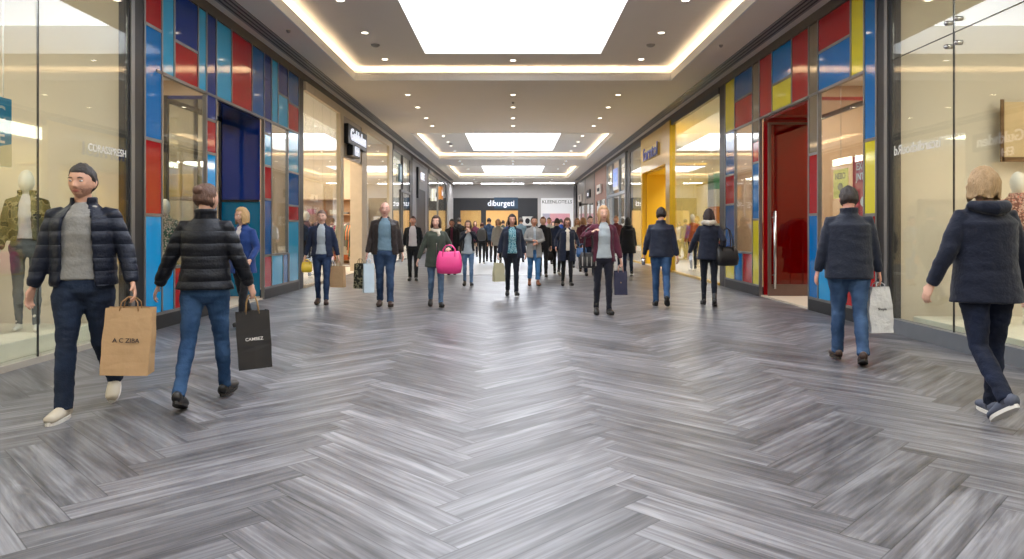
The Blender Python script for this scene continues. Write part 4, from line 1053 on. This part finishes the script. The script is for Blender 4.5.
# 1 man, near left
p = person('man in navy quilted jacket over grey sweater, carrying a brown paper bag', 84, 414, 163, rz=12, hair=('short', (38, 30, 26)), skinc=(196, 150, 126), legs=(-10, 32, 9, 3),
           wl=(.34, .10, .92), wr=(.30, .06, .88), headyaw=-8, beard=(160, 118, 98), headpitch=0, build=1.08, top=(GREYT, .95), jacket=dict(m=NAVYQ, hem=.90, gap=27, puff=.05, ease=.03, collar=.01, cw=.012), trousers=(DJEAN, 1.08), shoes=(SH_CRM, SHOE_SOLE), vox=.009)
KRAFT = mat('kraft_paper', (180, 146, 106), .75, 0, .08, 9, bump=.3, bscale=12); KRAFTH = mat('kraft_handle', (160, 122, 84), .8)
paper_bag('brown paper shopping bag held by the man in navy jacket', p.L, 12, .30, .46, .16, KRAFT, KRAFTH, 'A C ZIBA', mat('ink', (50, 42, 46), .7), drop=.08, tilt=3)
# stubble beard
# 2 woman near left, from behind
p = person('woman seen from behind in dark quilted jacket and blue jeans, carrying a black bag', 205, 412, 183, rz=184, fem=True, build=1.1, hair=('bun', (88, 60, 46)), skinc=(200, 156, 134), legs=(-14, 14, 16, 4),
           wl=(.38, .06, .93), wr=(.31, .12, .93), headyaw=-24, top=(DKNAVY, .95), jacket=dict(m=BLACKQ, hem=.90, puff=.05, ease=.024, collar=.03, cw=.012), trousers=(BJEAN, .98), shoes=(SH_BLK, SHOE_DARK), vox=.009, Y=5.4, h=1.655)
paper_bag('black paper shopping bag with white print held by the woman from behind', p.R, 24, .24, .44, .13, mat('black_paper', (34, 31, 30), .5, 0, .1), mat('rope_handle', (176, 140, 92), .8), 'CAMBEZ', mat('white_ink', (220, 216, 210), .6), drop=.13, tilt=-3)
# 3 blonde woman in blue coat
person('blonde woman in royal blue coat walking past the blue portal', 243, 326, 207, rz=-12, fem=True, hair=('bob', (176, 142, 96)), skinc=(206, 162, 140), legs=(16, 6, -12, 22), headyaw=-20,
       wl=(.26, .22, .98), top=(WHITEC, .95), jacket=dict(m=BLUEC, hem=.78, gap=12, ease=.022, name='coat'), trousers=(BLK, .95), shoes=(SH_BLK, SHOE_DARK), vox=.012)
# 4
YELB = mat('yellow_bag_plastic', (220, 186, 50), .4)
p = person('short haired woman in denim jacket and blue jeans holding several bags', 322, 305, 211, rz=8, fem=True, build=1.08, hair=('short', (118, 100, 90)), skinc=(214, 172, 152), legs=(10, 6, -6, 12), wl=(.29, .0, .90), wr=(.30, .0, .90),
           top=(LGREY, .93), jacket=dict(m=DENJ, hem=.88, gap=24, ease=.02, collar=.0), trousers=(cloth('mid_denim', (34, 50, 78), 'jeans'), .98), shoes=(SH_BRN, SHOE_DARK), vox=.013)
handbag('small yellow bag in the right hand of the woman in denim jacket', p.R + V((0.03, 0, -.03)), 20, .18, .17, .10, YELB, strap_to=.05)
paper_bag('brown paper bag held by the woman in denim jacket', p.L, -10, .24, .36, .12, KRAFT, KRAFTH, drop=.1)
paper_bag('narrow dark grey bag beside the brown bag of the denim jacket woman', p.L + V((-.14, .1, 0)), 60, .2, .34, .1, mat('slate_paper', (62, 64, 70), .5), drop=.1)
# 5
p = person('bald man in dark brown leather jacket and blue grey sweater with bags', 385, 307, 203, rz=8, build=1.14, hair=('bald', (150, 128, 112)), skinc=(214, 166, 148), legs=(8, 6, -5, 12), wl=(.29, .0, .87), wr=(.29, .04, .88),
           top=(BLS, .93), jacket=dict(m=LEATH, hem=.86, gap=28, ease=.03), trousers=(JEAN, 1.08), shoes=(SH_BRN, SHOE_DARK), vox=.013)
paper_bag('pale blue and white bag held by the bald man', p.R + V((.03, -.05, 0)), 25, .17, .48, .10, mat('pale_blue_paper', (188, 204, 214), .5), drop=.08)
paper_bag('dark patterned bag held by the bald man', p.R + V((-.13, .05, 0)), -20, .2, .42, .1, cloth('dark_pattern', (40, 40, 34), 'camo', col2=(120, 116, 92)), drop=.08)
# 6
person('man in black jacket over pale shirt behind the green parka woman', 413, 281, 219, rz=4, hair=('short', (66, 46, 38)), skinc=(196, 144, 124), legs=(6, 4, -4, 8), wl=(.28, 0, .88), wr=(.28, 0, .88), h=1.62, top=(WHITEC, .93), jacket=dict(m=BLK, hem=.86, gap=32, ease=.02), trousers=(BLK, 1.02), shoes=(SH_BLK, SHOE_DARK), vox=.015)
# 7
p = person('woman in olive green parka and cream scarf carrying a large pink bag', 436, 307, 216, rz=10, fem=True, build=1.08, hair=('bob', (62, 42, 34)), skinc=(212, 168, 148), headyaw=-14, legs=(8, 6, -8, 20), wl=(.22, .24, 1.12), wr=(.34, .02, .90),
           jacket=dict(m=GREEN, hem=.76, gap=0, ease=.024, zip=True, name='parka'), scarf=CREAMC, trousers=(LJEAN, .96), shoes=(SH_BLK, SHOE_DARK, True), vox=.013)
handbag('large bright pink tote bag carried by the woman in green parka', p.L + V((.03, -.09, -.04)), -4, .42, .34, .18, mat('pink_leather', (222, 60, 130), .4), strap_to=.13, name='tote_bag')
# 8
person('person dressed all in black walking behind the pink bag', 452, 275, 222, rz=0, hair=('short', (34, 28, 26)), skinc=(150, 104, 86), legs=(6, 4, -4, 8), h=1.58, top=(MAROON, .93), jacket=dict(m=BLK, hem=.8, gap=10, ease=.02), trousers=(BLK, 1.0), shoes=(SH_BLK, SHOE_DARK), vox=.015)
# 9
person('woman in grey shirt and dark cardigan with both hands raised to her face', 468, 286, 221, rz=4, fem=True, hair=('bob', (84, 62, 50)), skinc=(206, 160, 140), legs=(6, 4, -5, 12), wl=(.06, .19, 1.44), wr=(.06, .17, 1.40), elbow=.8, curl=(20, 20),
       top=(LGREY, .84), jacket=dict(m=DKNAVY, hem=.92, gap=34, ease=.014), trousers=(LJEAN, .95), shoes=(SH_BLK, SHOE_DARK), vox=.015)
# 10
p = person('woman in black seen from behind carrying a dark grey backpack', 482, 264, 223, rz=180, fem=True, hair=('bun', (96, 54, 44)), legs=(8, 4, -8, 14), top=None, jacket=dict(m=BLK, hem=.88, ease=.02), trousers=(BLK, .94), shoes=(SH_BLK, SHOE_SOLE), vox=.018, face=False)
b = thing('backpack', 'dark grey backpack worn by the woman in black seen from behind', 'backpack', tuple(p.W @ p.T(0, .15, 1.0)), R(180))
bm = NB(); tube(bm, [(0, .06, 0), (0, .09, .05), (0, .10, .2), (0, .08, .36), (0, .05, .43)], [(.13, .08), (.16, .1), (.165, .11), (.14, .09), (.08, .05)], n=20); obj('bag_body', bm, mat('grey_nylon', (70, 72, 76), .7), b, True)
bm = NB()
for sx in (-1, 1): tube(bm, [(sx * .09, .02, .02), (sx * .12, -.2, .18), (sx * .1, -.16, .40), (sx * .08, .02, .42)], .012, n=8)
obj('strap', bm, BLACK, b, True)
# 11
p = person('smiling woman in navy jacket and teal patterned top in the middle', 512, 296, 219, rz=3, fem=True, build=1.16, hair=('bob', (40, 28, 24)), skinc=(206, 152, 130), legs=(10, 6, -5, 14), wl=(.28, .0, .90), wr=(.29, .02, .90), h=1.58,
           top=(TEALP, .9), jacket=dict(m=NAVY, hem=.80, gap=24, ease=.024), trousers=(DKNAVY, 1.0), shoes=(SH_BLK, SHOE_DARK), vox=.014)
paper_bag('cream cloth shopping bag held by the woman in teal top', p.R, 30, .22, .36, .12, mat('cream_canvas', (178, 172, 140), .8), drop=.1, plastic=True)
# 12
p = person('woman in long pale grey wool cardigan and cropped jeans', 534, 286, 217, rz=6, fem=True, hair=('tied', (34, 26, 24)), skinc=(190, 138, 114), legs=(6, 4, -6, 16), wl=(.05, .2, 1.08), wr=(.06, .2, 1.14), elbow=.9,
           top=(LGREY, .9), jacket=dict(m=CARD, hem=.70, gap=8, ease=.03, name='cardigan'), trousers=(cloth('sky_denim', (60, 104, 146), 'jeans'), 1.12, .22), shoes=(SH_TAN, SHOE_DARK), vox=.014)
# 13
person('person in black walking close behind the grey cardigan woman', 543, 277, 224, rz=-4, hair=('short', (110, 70, 46)), legs=(10, 4, -10, 16), h=1.64, top=None, jacket=dict(m=BLK, hem=.84, ease=.02), trousers=(BLK, 1.0), shoes=(SH_BRN, SHOE_DARK), vox=.016, face=False)
# 14
p = person('woman in glasses and knee length navy coat looking down', 567, 286, 222, rz=4, fem=True, build=1.16, hair=('bob', (98, 66, 48)), skinc=(206, 158, 136), headpitch=10, legs=(7, 4, -5, 12), wl=(.30, .12, 1.0), wr=(.30, .08, .98), h=1.55,
           top=(CREAMC, .9), jacket=dict(m=cloth('navy_coat', (28, 34, 50), 'plain'), hem=.62, gap=10, ease=.028, name='coat'), trousers=(BLK, .95), shoes=(SH_BLK, SHOE_DARK), vox=.014)
bm = NB(); s_g = p.s
for sx in (-1, 1):
    tube(bm, [p.HM @ (V((sx * .032 + .021 * math.cos(2 * PI * k / 16), -.098, .003 + .017 * math.sin(2 * PI * k / 16))) * s_g) for k in range(17)], .002 * s_g, side=(0, 1, 0), n=6)
    tube(bm, [p.HM @ (V((sx * .053, -.096, .006)) * s_g), p.HM @ (V((sx * .078, .0, .006)) * s_g)], .002 * s_g, n=6)
tube(bm, [p.HM @ (V((-.011, -.100, .006)) * s_g), p.HM @ (V((.011, -.100, .006)) * s_g)], .002 * s_g, side=(0, 0, 1), n=6)
obj('glasses', bm, BLACK, p.root, True)
handbag('small blue handbag at the side of the woman in glasses', p.L + V((.05, -.06, .02)), 0, .24, .2, .1, mat('blue_leather', (44, 84, 130), .4), strap_to=.1)
# 15
p = person('person in dark blue coat walking away beside the woman in glasses', 557, 275, 223, rz=170, hair=('short', (40, 32, 30)), legs=(12, 4, -12, 18), h=1.62, top=None, jacket=dict(m=DENJ, hem=.8, ease=.02), trousers=(BLK, .95), shoes=(SH_BLK, SHOE_SOLE), vox=.016, face=False)
handbag('small black bag carried by the person in dark blue coat', p.L + V((-.03, -.03, -.06)), 10, .3, .26, .12, mat('black_leather', (24, 23, 24), .4), strap_to=.1)
# 16
p = person('smiling blonde woman in maroon jacket and grey top with black handbag', 603, 315, 207, rz=3, fem=True, build=1.06, hair=('long', (186, 146, 104)), skinc=(218, 172, 150), legs=(6, 4, -2, 14), wl=(.28, .04, .88), wr=(.20, .16, 1.32), elbow=.9,
           top=(LGREY, .90), jacket=dict(m=MAROON, hem=.84, gap=34, ease=.02), trousers=(cloth('black_jeans', (26, 26, 38), 'plain'), .95), shoes=(SH_BLK, SHOE_DARK, True), vox=.012)
paper_bag('navy paper shopping bag held by the blonde woman in maroon jacket', p.L, 0, .19, .36, .1, mat('navy_paper', (34, 36, 62), .4), mat('pale_rope', (190, 150, 140), .7), 'B', mat('gold_ink', (180, 150, 100), .4), drop=.10)
bg = handbag('black striped shoulder bag of the blonde woman in maroon jacket', p.shR + V((-.09, -.03, -.40)), 12, .28, .22, .11, mat('black_stripe_leather', (40, 38, 40), .35), strap_to=.38, name='shoulder_bag')
bm = NB()
for k in range(4): box(bm, (-.115 + k * .07, -.060, -.19), (-.103 + k * .07, -.046, -.05))
obj('stripes', bm, mat('stripe_grey', (150, 146, 140), .5), bg)
# 17
person('person in maroon top partly hidden behind the blonde woman', 590, 276, 219, rz=10, hair=('short', (52, 40, 36)), skinc=(210, 166, 150), legs=(6, 4, -4, 8), h=1.66, top=None, jacket=dict(m=MAROON, hem=.84, ease=.02), trousers=(DJEAN, 1.0), shoes=(SH_BLK, SHOE_DARK), vox=.016)
# 18
person('person in long black hooded coat seen from behind near yellow shop', 628, 276, 220, rz=176, fem=True, build=1.15, hair=('long', (28, 25, 26)), legs=(8, 4, -6, 12), h=1.62, top=None, jacket=dict(m=BLK, hem=.66, ease=.035, name='coat'), trousers=(DJEAN, 1.0), shoes=(SH_BLK, SHOE_SOLE), vox=.016, hood='same', face=False)
# 19
p = person('man seen from behind in navy jacket and blue jeans near yellow shop', 661, 306, 207, rz=170, build=1.08, hair=('short', (44, 34, 30)), skinc=(196, 148, 126), legs=(4, 2, -16, 22), wl=(.29, .08, .90), wr=(.28, .0, .88), headyaw=10,
           top=None, jacket=dict(m=cloth('navy_smooth', (28, 34, 50), 'plain', .6), hem=.86, ease=.028, collar=.01, cw=.008), trousers=(BJEAN, 1.04), shoes=(SH_BLK, SHOE_DARK), vox=.013)
t = thing('travel_cup', 'small silver cup held by the man in navy jacket from behind', 'cup', tuple(p.L + V((-.02, 0, -.03))))
bm = NB(); tube(bm, [(0, 0, -.06), (0, 0, .05)], [.028, .036], n=16); obj('cup_body', bm, STEEL, t, True); bm = NB(); tube(bm, [(0, 0, .05), (0, 0, .062)], .038, n=16); obj('lid', bm, BLACK, t, True)
# 20
p = person('dark haired woman seen from behind in dark coat with cream fur hood', 709, 306, 210, rz=168, fem=True, build=1.05, hair=('bob', (48, 34, 34)), skinc=(200, 156, 136), legs=(6, 4, -4, 10), wl=(.34, .14, .94), wr=(.24, .06, 1.0), headyaw=-20,
           top=None, jacket=dict(m=cloth('dark_blue_grey', (30, 34, 48), 'plain'), hem=.82, ease=.026), hood='fur', trousers=(DKNAVY, .92), shoes=(SH_BLK, SHOE_DARK, True), vox=.013)
handbag('large black leather shoulder bag of the woman with cream fur hood', p.shR + V((.14, -.06, -.34)), 10, .40, .30, .18, mat('black_leather', (24, 23, 24), .4), strap_to=.33, name='shoulder_bag')
# 21
p = person('man seen from behind in navy jacket and jeans with white plastic bag', 849, 363, 187, rz=164, build=1.12, hair=('short', (52, 44, 42)), skinc=(206, 150, 132), legs=(10, 3, -9, 14), wl=(.29, .02, .87), wr=(.28, .04, .88), headyaw=6,
           top=None, jacket=dict(m=cloth('ink_navy', (24, 30, 46), 'plain', .6), hem=.82, ease=.03, collar=.02, cw=.014), trousers=(cloth('blue_jeans_b', (44, 66, 96), 'jeans'), 1.08), shoes=(SH_BRN, SHOE_DARK), vox=.010)
paper_bag('crumpled white plastic bag held by the man seen from behind at right', p.R, 10, .25, .44, .12, mat('white_plastic', (206, 206, 208), .35, bump=.8, bscale=14), None, 'Shopla', mat('ink', (50, 42, 46), .7), drop=.05, plastic=True)
# 22
p = person('blonde woman seen from behind in navy hooded parka and dark jeans', 986, 417, 166, rz=176, fem=True, build=1.14, hair=('bob', (168, 138, 100)), skinc=(206, 160, 140), legs=(-10, 36, 7, 2), wl=(.34, .05, .92), wr=(.30, .06, .90), headyaw=-4,
           top=None, jacket=dict(m=cloth('navy_parka', (23, 28, 44), 'plain'), hem=.80, ease=.034, sl=.1, name='parka'), hood='same', trousers=(cloth('indigo_jeans', (22, 27, 42), 'jeans', col2=(30, 42, 70)), 1.0), shoes=(SH_GRY, SHOE_SOLE), vox=.009)

# far crowd
crowd = [
 (489, 262, 220, 178, False, 'short', (40, 30, 28), JEAN, BLK, 'distant man in navy walking toward the bright doorway'),
 (498, 266, 221, 8, True, 'bob', (120, 90, 60), CARD, BLK, 'distant woman in grey left of the smiling middle woman'),
 (521, 262, 221, 176, False, 'short', (50, 40, 36), BLS, DJEAN, 'distant blue grey figure just right of the smiling middle woman'),
 (549, 264, 220, 0, False, 'short', (60, 44, 36), LGREY, BLK, 'distant figure in pale grey beside the white shop'),
 (577, 268, 219, 4, True, 'long', (140, 104, 70), CREAMC, DJEAN, 'distant long haired woman in cream right of the glasses woman'),
 (583, 272, 220, 170, True, 'bob', (150, 110, 76), MAROON, BLK, 'distant woman in dark red seen from behind'),
 (459, 262, 222, 175, False, 'short', (44, 34, 30), BLK, BLK, 'distant dark figure near the grey end pillar'),
 (508, 258, 221, 5, True, 'bob', (60, 44, 38), BLUEC, BLK, 'very distant woman in blue coat near the far doorway'),
 (561, 259, 221, 178, False, 'short', (36, 30, 28), BLUEC, DJEAN, 'very distant man in blue in front of the pink window'),
 (553, 257, 221, 0, True, 'long', (40, 30, 28), WHITEC, DJEAN, 'very distant woman in white top in front of the pink window'),
 (475, 257, 221, 3, True, 'bob', (90, 60, 44), MAROON, BLK, 'very distant woman in dark red by the dark shopfront'),
 (503, 256, 221, 178, False, 'short', (50, 40, 36), GREEN, BLK, 'very distant figure in olive by the bright doorway'),
 (616, 268, 221, 0, False, 'short', (150, 110, 84), MAROON, DJEAN, 'distant person in red top left of the long black coat'),
]
for k, (px, fy, hy, rz, fem, hs, hc, jm, tm, lab) in enumerate(crowd):
    person(lab, px, fy, hy, rz=rz, fem=fem, hair=(hs, hc), legs=((10, 4, -8, 14), (6, 4, -12, 18))[k % 2], h=1.66 if fem else 1.74, top=None, jacket=dict(m=jm, hem=(.84, .76, .9)[k % 3], ease=.02), trousers=(tm, 1.0), shoes=(SH_BLK, SHOE_DARK), vox=.02, face=abs(rz) < 90)

# ------------------------------------------------------------------ mannequins and displays
MANQ = mat('mannequin_white', (226, 220, 208), .35)
def mannequin(label, x, y, base, rz, jacket=None, top=None, trousers=None, hgt=1.74, **k):
    old = COL
    p = person(label, 0, 0, 0, rz=rz, hair=None, legs=(3, 2, -3, 4), wl=(.25, .03, .88), wr=(.25, .03, .88), h=hgt, Y=y, X=x, base=base, face=False, jacket=jacket, top=top, trousers=trousers, skinc=(226, 220, 208), vox=.011, fem=True, **k)
    p.root['category'] = 'mannequin'; p.root.name = 'mannequin'
    for c in p.root.children:
        if c.name.startswith('body'): c.data.materials.clear(); c.data.materials.append(MANQ)
    return p
bm = NB(); box(bm, (-6.3, 6.3, .03), (-4.88, 8.4, .21)); tag(obj('display_plinth', bm, mat('plinth_cream', (224, 214, 192), .5), bevel=.01), 'low cream display plinth under the left window mannequins', 'plinth')
mannequin('white mannequin in camouflage jacket with red brown sleeves and grey leggings', -5.25, 7.78, .21, 24, top=(WHITEC, 1.0), jacket=dict(m=cloth('camo_jacket', (98, 92, 64), 'camo', col2=(140, 128, 96)), hem=.98, gap=20, ease=.024, collar=.02, cw=.02), trousers=(cloth('grey_leggings', (92, 94, 98), 'knit'), .86))
mannequin('white mannequin in blue jacket at the left edge of window', -5.55, 7.35, .21, 16, top=(WHITEC, 1.0), jacket=dict(m=cloth('steel_blue_jacket', (48, 96, 140), 'jeans'), hem=.92, gap=14, ease=.024), trousers=(cloth('brown_trousers', (94, 82, 72), 'plain'), 1.1), hgt=1.68)
t = thing('fabric_basket', 'grey fabric basket with pale rim on the left display plinth', 'basket', (-4.98, 6.72, .21))
bm = NB(); tube(bm, [(0, 0, .0), (0, 0, .2), (0, 0, .44)], [(.15, .11), (.17, .13), (.16, .12)], n=20); obj('basket_body', bm, cloth('grey_canvas', (112, 112, 112), 'plain'), t, True)
bm = NB(); tube(bm, [(0, 0, .43), (0, 0, .47)], [(.168, .128)] * 2, n=20); obj('rim', bm, mat('basket_rim', (196, 184, 160), .6), t, True)
t = thing('hanging_poster', 'teal poster with white block lettering hanging in the left window', 'poster', (-5.62, 7.65, 1.9))
bm = NB(); box(bm, (-.02, -.75, .1), (0, .42, .86)); obj('sheet', bm, mat('poster_teal', (28, 136, 176), .5), t)
bm = NB(); v = [bm.verts.new(q) for q in ((.002, -.75, .1), (.002, .42, .1), (.002, .42, .36))]; bm.faces.new(v); obj('corner', bm, mat('poster_sand', (206, 190, 160), .6), t)
text('lettering', 'ESC\nOIE', WHITE, t, (.006, .12, .55), .24, 'L', .001)
bm = NB(); tube(bm, [(-.01, -.3, .86), (-.01, -.3, 2.6)], .004); tube(bm, [(-.01, .3, .86), (-.01, .3, 2.6)], .004); obj('wire', bm, STEEL, t)
t = thing('wooden_shelf', 'wooden display shelf behind the camouflage mannequin', 'shelf', (-6.7, 7.6, .03))
bm = NB()
for z in (.5, 1.0, 1.5, 1.85): box(bm, (-.35, -1.1, z), (.35, 1.1, z + .05))
for y_ in (-1.1, 1.05): box(bm, (-.35, y_, 0), (-.3, y_ + .05, 1.9)); box(bm, (.3, y_, 0), (.35, y_ + .05, 1.9))
obj('shelf_frame', bm, WOOD, t)
bm = NB(); box(bm, (5.0, 6.4, .03), (6.5, 9.0, .22)); tag(obj('display_plinth', bm, mat('plinth_cream', (224, 214, 192), .5), bevel=.01), 'low cream display plinth under the red dress mannequin', 'plinth')
mannequin('white mannequin in red floral dress in the right window', 5.70, 8.15, .22, -14, jacket=dict(m=cloth('red_floral', (168, 40, 44), 'floral', col2=(90, 24, 34)), hem=.62, ease=.006, flare=.05, sl=-.25, name='dress'))
t = thing('display_board', 'warm beige framed display board behind the red dress mannequin', 'display board', (6.35, 9.12, 1.35))
bm = NB(); box(bm, (-.13, 0, .87), (.9, .05, 1.57)); obj('board', bm, mat('beige_board', (226, 196, 150), .6), t)
bm = NB(); box(bm, (-.16, -.02, .81), (.93, .0, .87)); box(bm, (-.18, -.02, .81), (-.14, .0, 1.6)); obj('board_frame', bm, mat('bronze_trim', (120, 90, 60), .4, .4), t)

# posters inside the right coloured front
t = thing('hanging_poster', 'yellow square poster hanging behind the right shop window', 'poster', (XR + .16, 10.95, 1.78))
bm = NB(); box(bm, (0, -.24, 0), (.015, .24, .44)); obj('sheet', bm, mat('poster_yellow', (240, 224, 104), .5), t)
text('lettering', 'NEBO', mat('poster_olive', (96, 92, 40), .5), t, (-.004, 0, .33), .13, 'R', .001)
bm = NB(); ball(bm, (-.004, 0, .17), (.004, .09, .06), 12, 8); obj('printed_motif', bm, MATS['poster_olive'], t); bm = NB(); tube(bm, [(.007, 0, .44), (.007, 0, 2.7)], .004); obj('wire', bm, STEEL, t)
t = thing('hanging_poster', 'tall red poster with white lettering behind the right shop window', 'poster', (XR + .16, 10.15, 1.2))
bm = NB(); box(bm, (0, -.33, 0), (.015, .40, 1.16)); obj('sheet', bm, mat('poster_red', (186, 44, 66), .5), t)
text('lettering', 'EXCATI\nJNTTEN', WHITE, t, (-.004, .03, .93), .15, 'R', .001); bm = NB(); ball(bm, (-.004, .0, .5), (.004, .17, .09), 12, 8); obj('printed_motif', bm, WHITE, t); bm = NB(); tube(bm, [(.007, 0, 1.16), (.007, 0, 3.3)], .004); obj('wire', bm, STEEL, t)

# racks of clothes, shelving
def garment(m, L):
    bm = NB()
    tube(bm, [(0, 0, 0), (0, 0, -.03), (0, 0, -.10), (0, 0, -.4), (0, 0, -L)], [(.03, .03), (.10, .022), (.20, .035), (.17, .035), (.21, .045)], side=(1, 0, 0), n=14)
    for s_ in (-1, 1): tube(bm, [(s_ * .17, 0, -.08), (s_ * .235, 0, -.3), (s_ * .25, 0, -.56)], [(.05, .03), (.045, .025), (.035, .022)], n=10)
    return bm
GC = [((172, 52, 48), 'red'), ((40, 42, 48), 'black'), ((206, 196, 178), 'cream'), ((52, 66, 96), 'navy'), ((196, 110, 64), 'orange'), ((120, 118, 112), 'grey'), ((98, 110, 80), 'olive'), ((150, 60, 90), 'plum')]
GM = [cloth('garment_' + n, c, 'plain') for c, n in GC]
def rack(x, y, rz, n, where, L=.8):
    t = thing('clothes_rack', 'metal clothes rack standing ' + where, 'clothes rack', (x, y, .03), rz)
    w = n * .1 / 2 + .1
    bm = NB(); tube(bm, [(0, -w, 1.5), (0, w, 1.5)], .014, side=(0, 0, 1), n=8)
    obj('rail', bm, STEEL, t)
    for sy in (-1, 1):
        bm = NB(); tube(bm, [(0, sy * w, 1.5), (0, sy * w, .03)], .014, n=8); tube(bm, [(-.25, sy * w, .02), (.25, sy * w, .02)], .014, side=(0, 0, 1), n=8); obj('leg', bm, STEEL, t)
    c, s_ = math.cos(rz), math.sin(rz)
    for k in range(n):
        i = (k * 5 + int(x * 7) + k // 3) % 8; yy = -w + .1 + k * .1
        g = thing('hanging_garment', '%s garment hanging on the clothes rack %s' % (GC[i][1], where), 'garment', (x - s_ * yy, y + c * yy, 1.50), rz, 'garments on the rack ' + where)
        obj('cloth', garment(GM[i], L + .1 * ((k * 3) % 4)), GM[i], g, True)
        bm = NB(); tube(bm, [(-.18, 0, -.1), (0, 0, -.02), (.18, 0, -.1)], .008, n=6); tube(bm, [(0, 0, -.02), (0, 0, .03)], .004); obj('hanger', bm, BLACK, g)
def shelving(x, y, rz, w, h, label, nsh=4, wm=None):
    t = thing('shelving_unit', label, 'shelving', (x, y, .03), rz)
    bm = NB(); box(bm, (-.02, -w / 2, 0), (.02, w / 2, h)); box(bm, (0, -w / 2, 0), (.4, -w / 2 + .04, h)); box(bm, (0, w / 2 - .04, 0), (.4, w / 2, h)); obj('carcass', bm, wm or WOOD, t)
    for k in range(nsh + 1):
        bm = NB(); z = .1 + (h - .14) * k / nsh; box(bm, (.02, -w / 2 + .04, z), (.4, w / 2 - .04, z + .035)); obj('shelf', bm, wm or WOOD, t)
    rnd = random.Random(int(x * 10 + y)); c, s_ = math.cos(rz), math.sin(rz)
    for k in range(nsh):
        z = .03 + .1 + (h - .14) * k / nsh + .035
        for j in range(int(w / .42)):
            yy = -w / 2 + .26 + j * .42; i = rnd.randrange(8)
            hh = rnd.choice((.10, .16, .22)); bm = NB()
            for q in range(int(hh / .04)): box(bm, (-.13 + rnd.random() * .01, -.15, q * .04), (.13, .15, q * .04 + .036))
            tag(obj('folded_stack', bm, GM[i], None, bevel=.012, loc=(x + c * .22 - s_ * yy, y + s_ * .22 + c * yy, z)), '%s folded clothes stacked on %s' % (GC[i][1], label), 'folded clothes', 'folded clothes on ' + label)['kind'] = 'thing'
rack(-5.6, 20.6, .25, 10, 'just inside the left clothing shop doorway')
rack(-5.25, 23.9, .5, 9, 'deeper inside the left clothing shop')
rack(-6.2, 25.8, .9, 9, 'at the back of the left clothing shop')
shelving(-6.9, 27.1, -PI / 2, 2.6, 2.4, 'the back shelving in the left clothing shop')
rack(-5.5, 17.4, .0, 10, 'behind the left clothing shop window')
rack(-6.3, 11.3, .1, 9, 'behind the left coloured shopfront window')
mannequin('white mannequin in patterned dress behind the left coloured shopfront window', -5.3, 10.95, .03, 35, jacket=dict(m=cloth('pale_green_print', (196, 206, 190), 'floral', col2=(70, 104, 84)), hem=.6, ease=.008, flare=.04, sl=-.2, name='dress'))
rack(-5.6, 14.6, .1, 7, 'behind the small left coloured shopfront window')
shelving(-8.1, 10.6, 0, 2.4, 2.0, 'the oak shelving in the left coloured store')
shelving(XR + 3.55, 11.6, PI, 2.8, 2.2, 'the oak shelving in the right coloured store')
t = thing('display_cabinet', 'wooden display stand with a yellow box on top behind the woman in quilted jacket', 'display stand', (-6.0, 13.0, .03))
bm = NB()
for q, r_ in ((-.4, -.3), (.35, -.3), (-.4, .25), (.35, .25)): box(bm, (q, r_, 0), (q + .05, r_ + .05, 1.85))
for z in (.4, .9, 1.35, 1.8): box(bm, (-.42, -.32, z), (.42, .32, z + .04))
obj('stand', bm, WOOD, t); bm = NB(); box(bm, (-.36, -.28, 1.85), (.36, .28, 2.25)); obj('box', bm, mat('amber_box', (206, 160, 60), .5), t, bevel=.01)
rack(5.9, 12.6, .1, 7, 'inside the red portal store')
rack(5.8, 18.6, .0, 8, 'behind the yellow shop window')
shelving(XR + 3.3, 20.5, PI, 3.2, 2.6, 'the pale shelving in the yellow shop', wm=mat('pale_shelf', (206, 200, 184), .5))
t = thing('display_tower', 'tall display tower with coloured bands behind the yellow shop window', 'display', (5.9, 20.4, .03))
for k, c in enumerate(((226, 222, 210), (206, 60, 54), (226, 222, 210), (230, 140, 60), (226, 222, 210), (80, 150, 110))):
    bm = NB(); box(bm, (-.3, -.3, k * .48), (.3, .3, k * .48 + .47)); obj('block', bm, mat('tower_%d' % k, c, .5), t)
mannequin('white mannequin in black coat behind the left clothing shop window', -5.35, 18.6, .03, 40, jacket=dict(m=BLK, hem=.7, ease=.02), trousers=(BLK, .9))
mannequin('white mannequin in orange top behind the yellow shop window', 5.5, 22.0, .03, -40, top=(GM[4], .9), trousers=(BLK, .9))
mannequin('white mannequin in red jacket by the small window of the right coloured front', 5.5, 15.3, .03, -40, jacket=dict(m=GM[0], hem=.85, ease=.02), trousers=(BLK, .9))

# ------------------------------------------------------------------ light, camera
w = bpy.data.worlds.new('World'); SC.world = w; w.use_nodes = True
w.node_tree.nodes['Background'].inputs[0].default_value = (.9, .95, 1, 1); w.node_tree.nodes['Background'].inputs[1].default_value = .3
cam = bpy.data.cameras.new('Camera'); co = bpy.data.objects.new('Camera', cam); COL.objects.link(co)
co.location = (0, 0, CH); co.rotation_euler = (PI / 2, 0, 0)
cam.sensor_width = 36; cam.lens = 36 * F / 1024; cam.shift_x = -1 / 1024; cam.shift_y = -(279.5 - CY) / 1024
cam.clip_end = 200; SC.camera = co
SC.view_settings.view_transform = 'Standard'; SC.view_settings.look = 'None'; SC.view_settings.gamma = 1; SC.view_settings.exposure = 0.0
SC.view_settings.use_curve_mapping = False
SC.cycles.max_bounces = 8; SC.cycles.transparent_max_bounces = 16; SC.cycles.use_denoising = True
SC.cycles.sample_clamp_indirect = 6; SC.cycles.caustics_reflective = False; SC.cycles.caustics_refractive = False
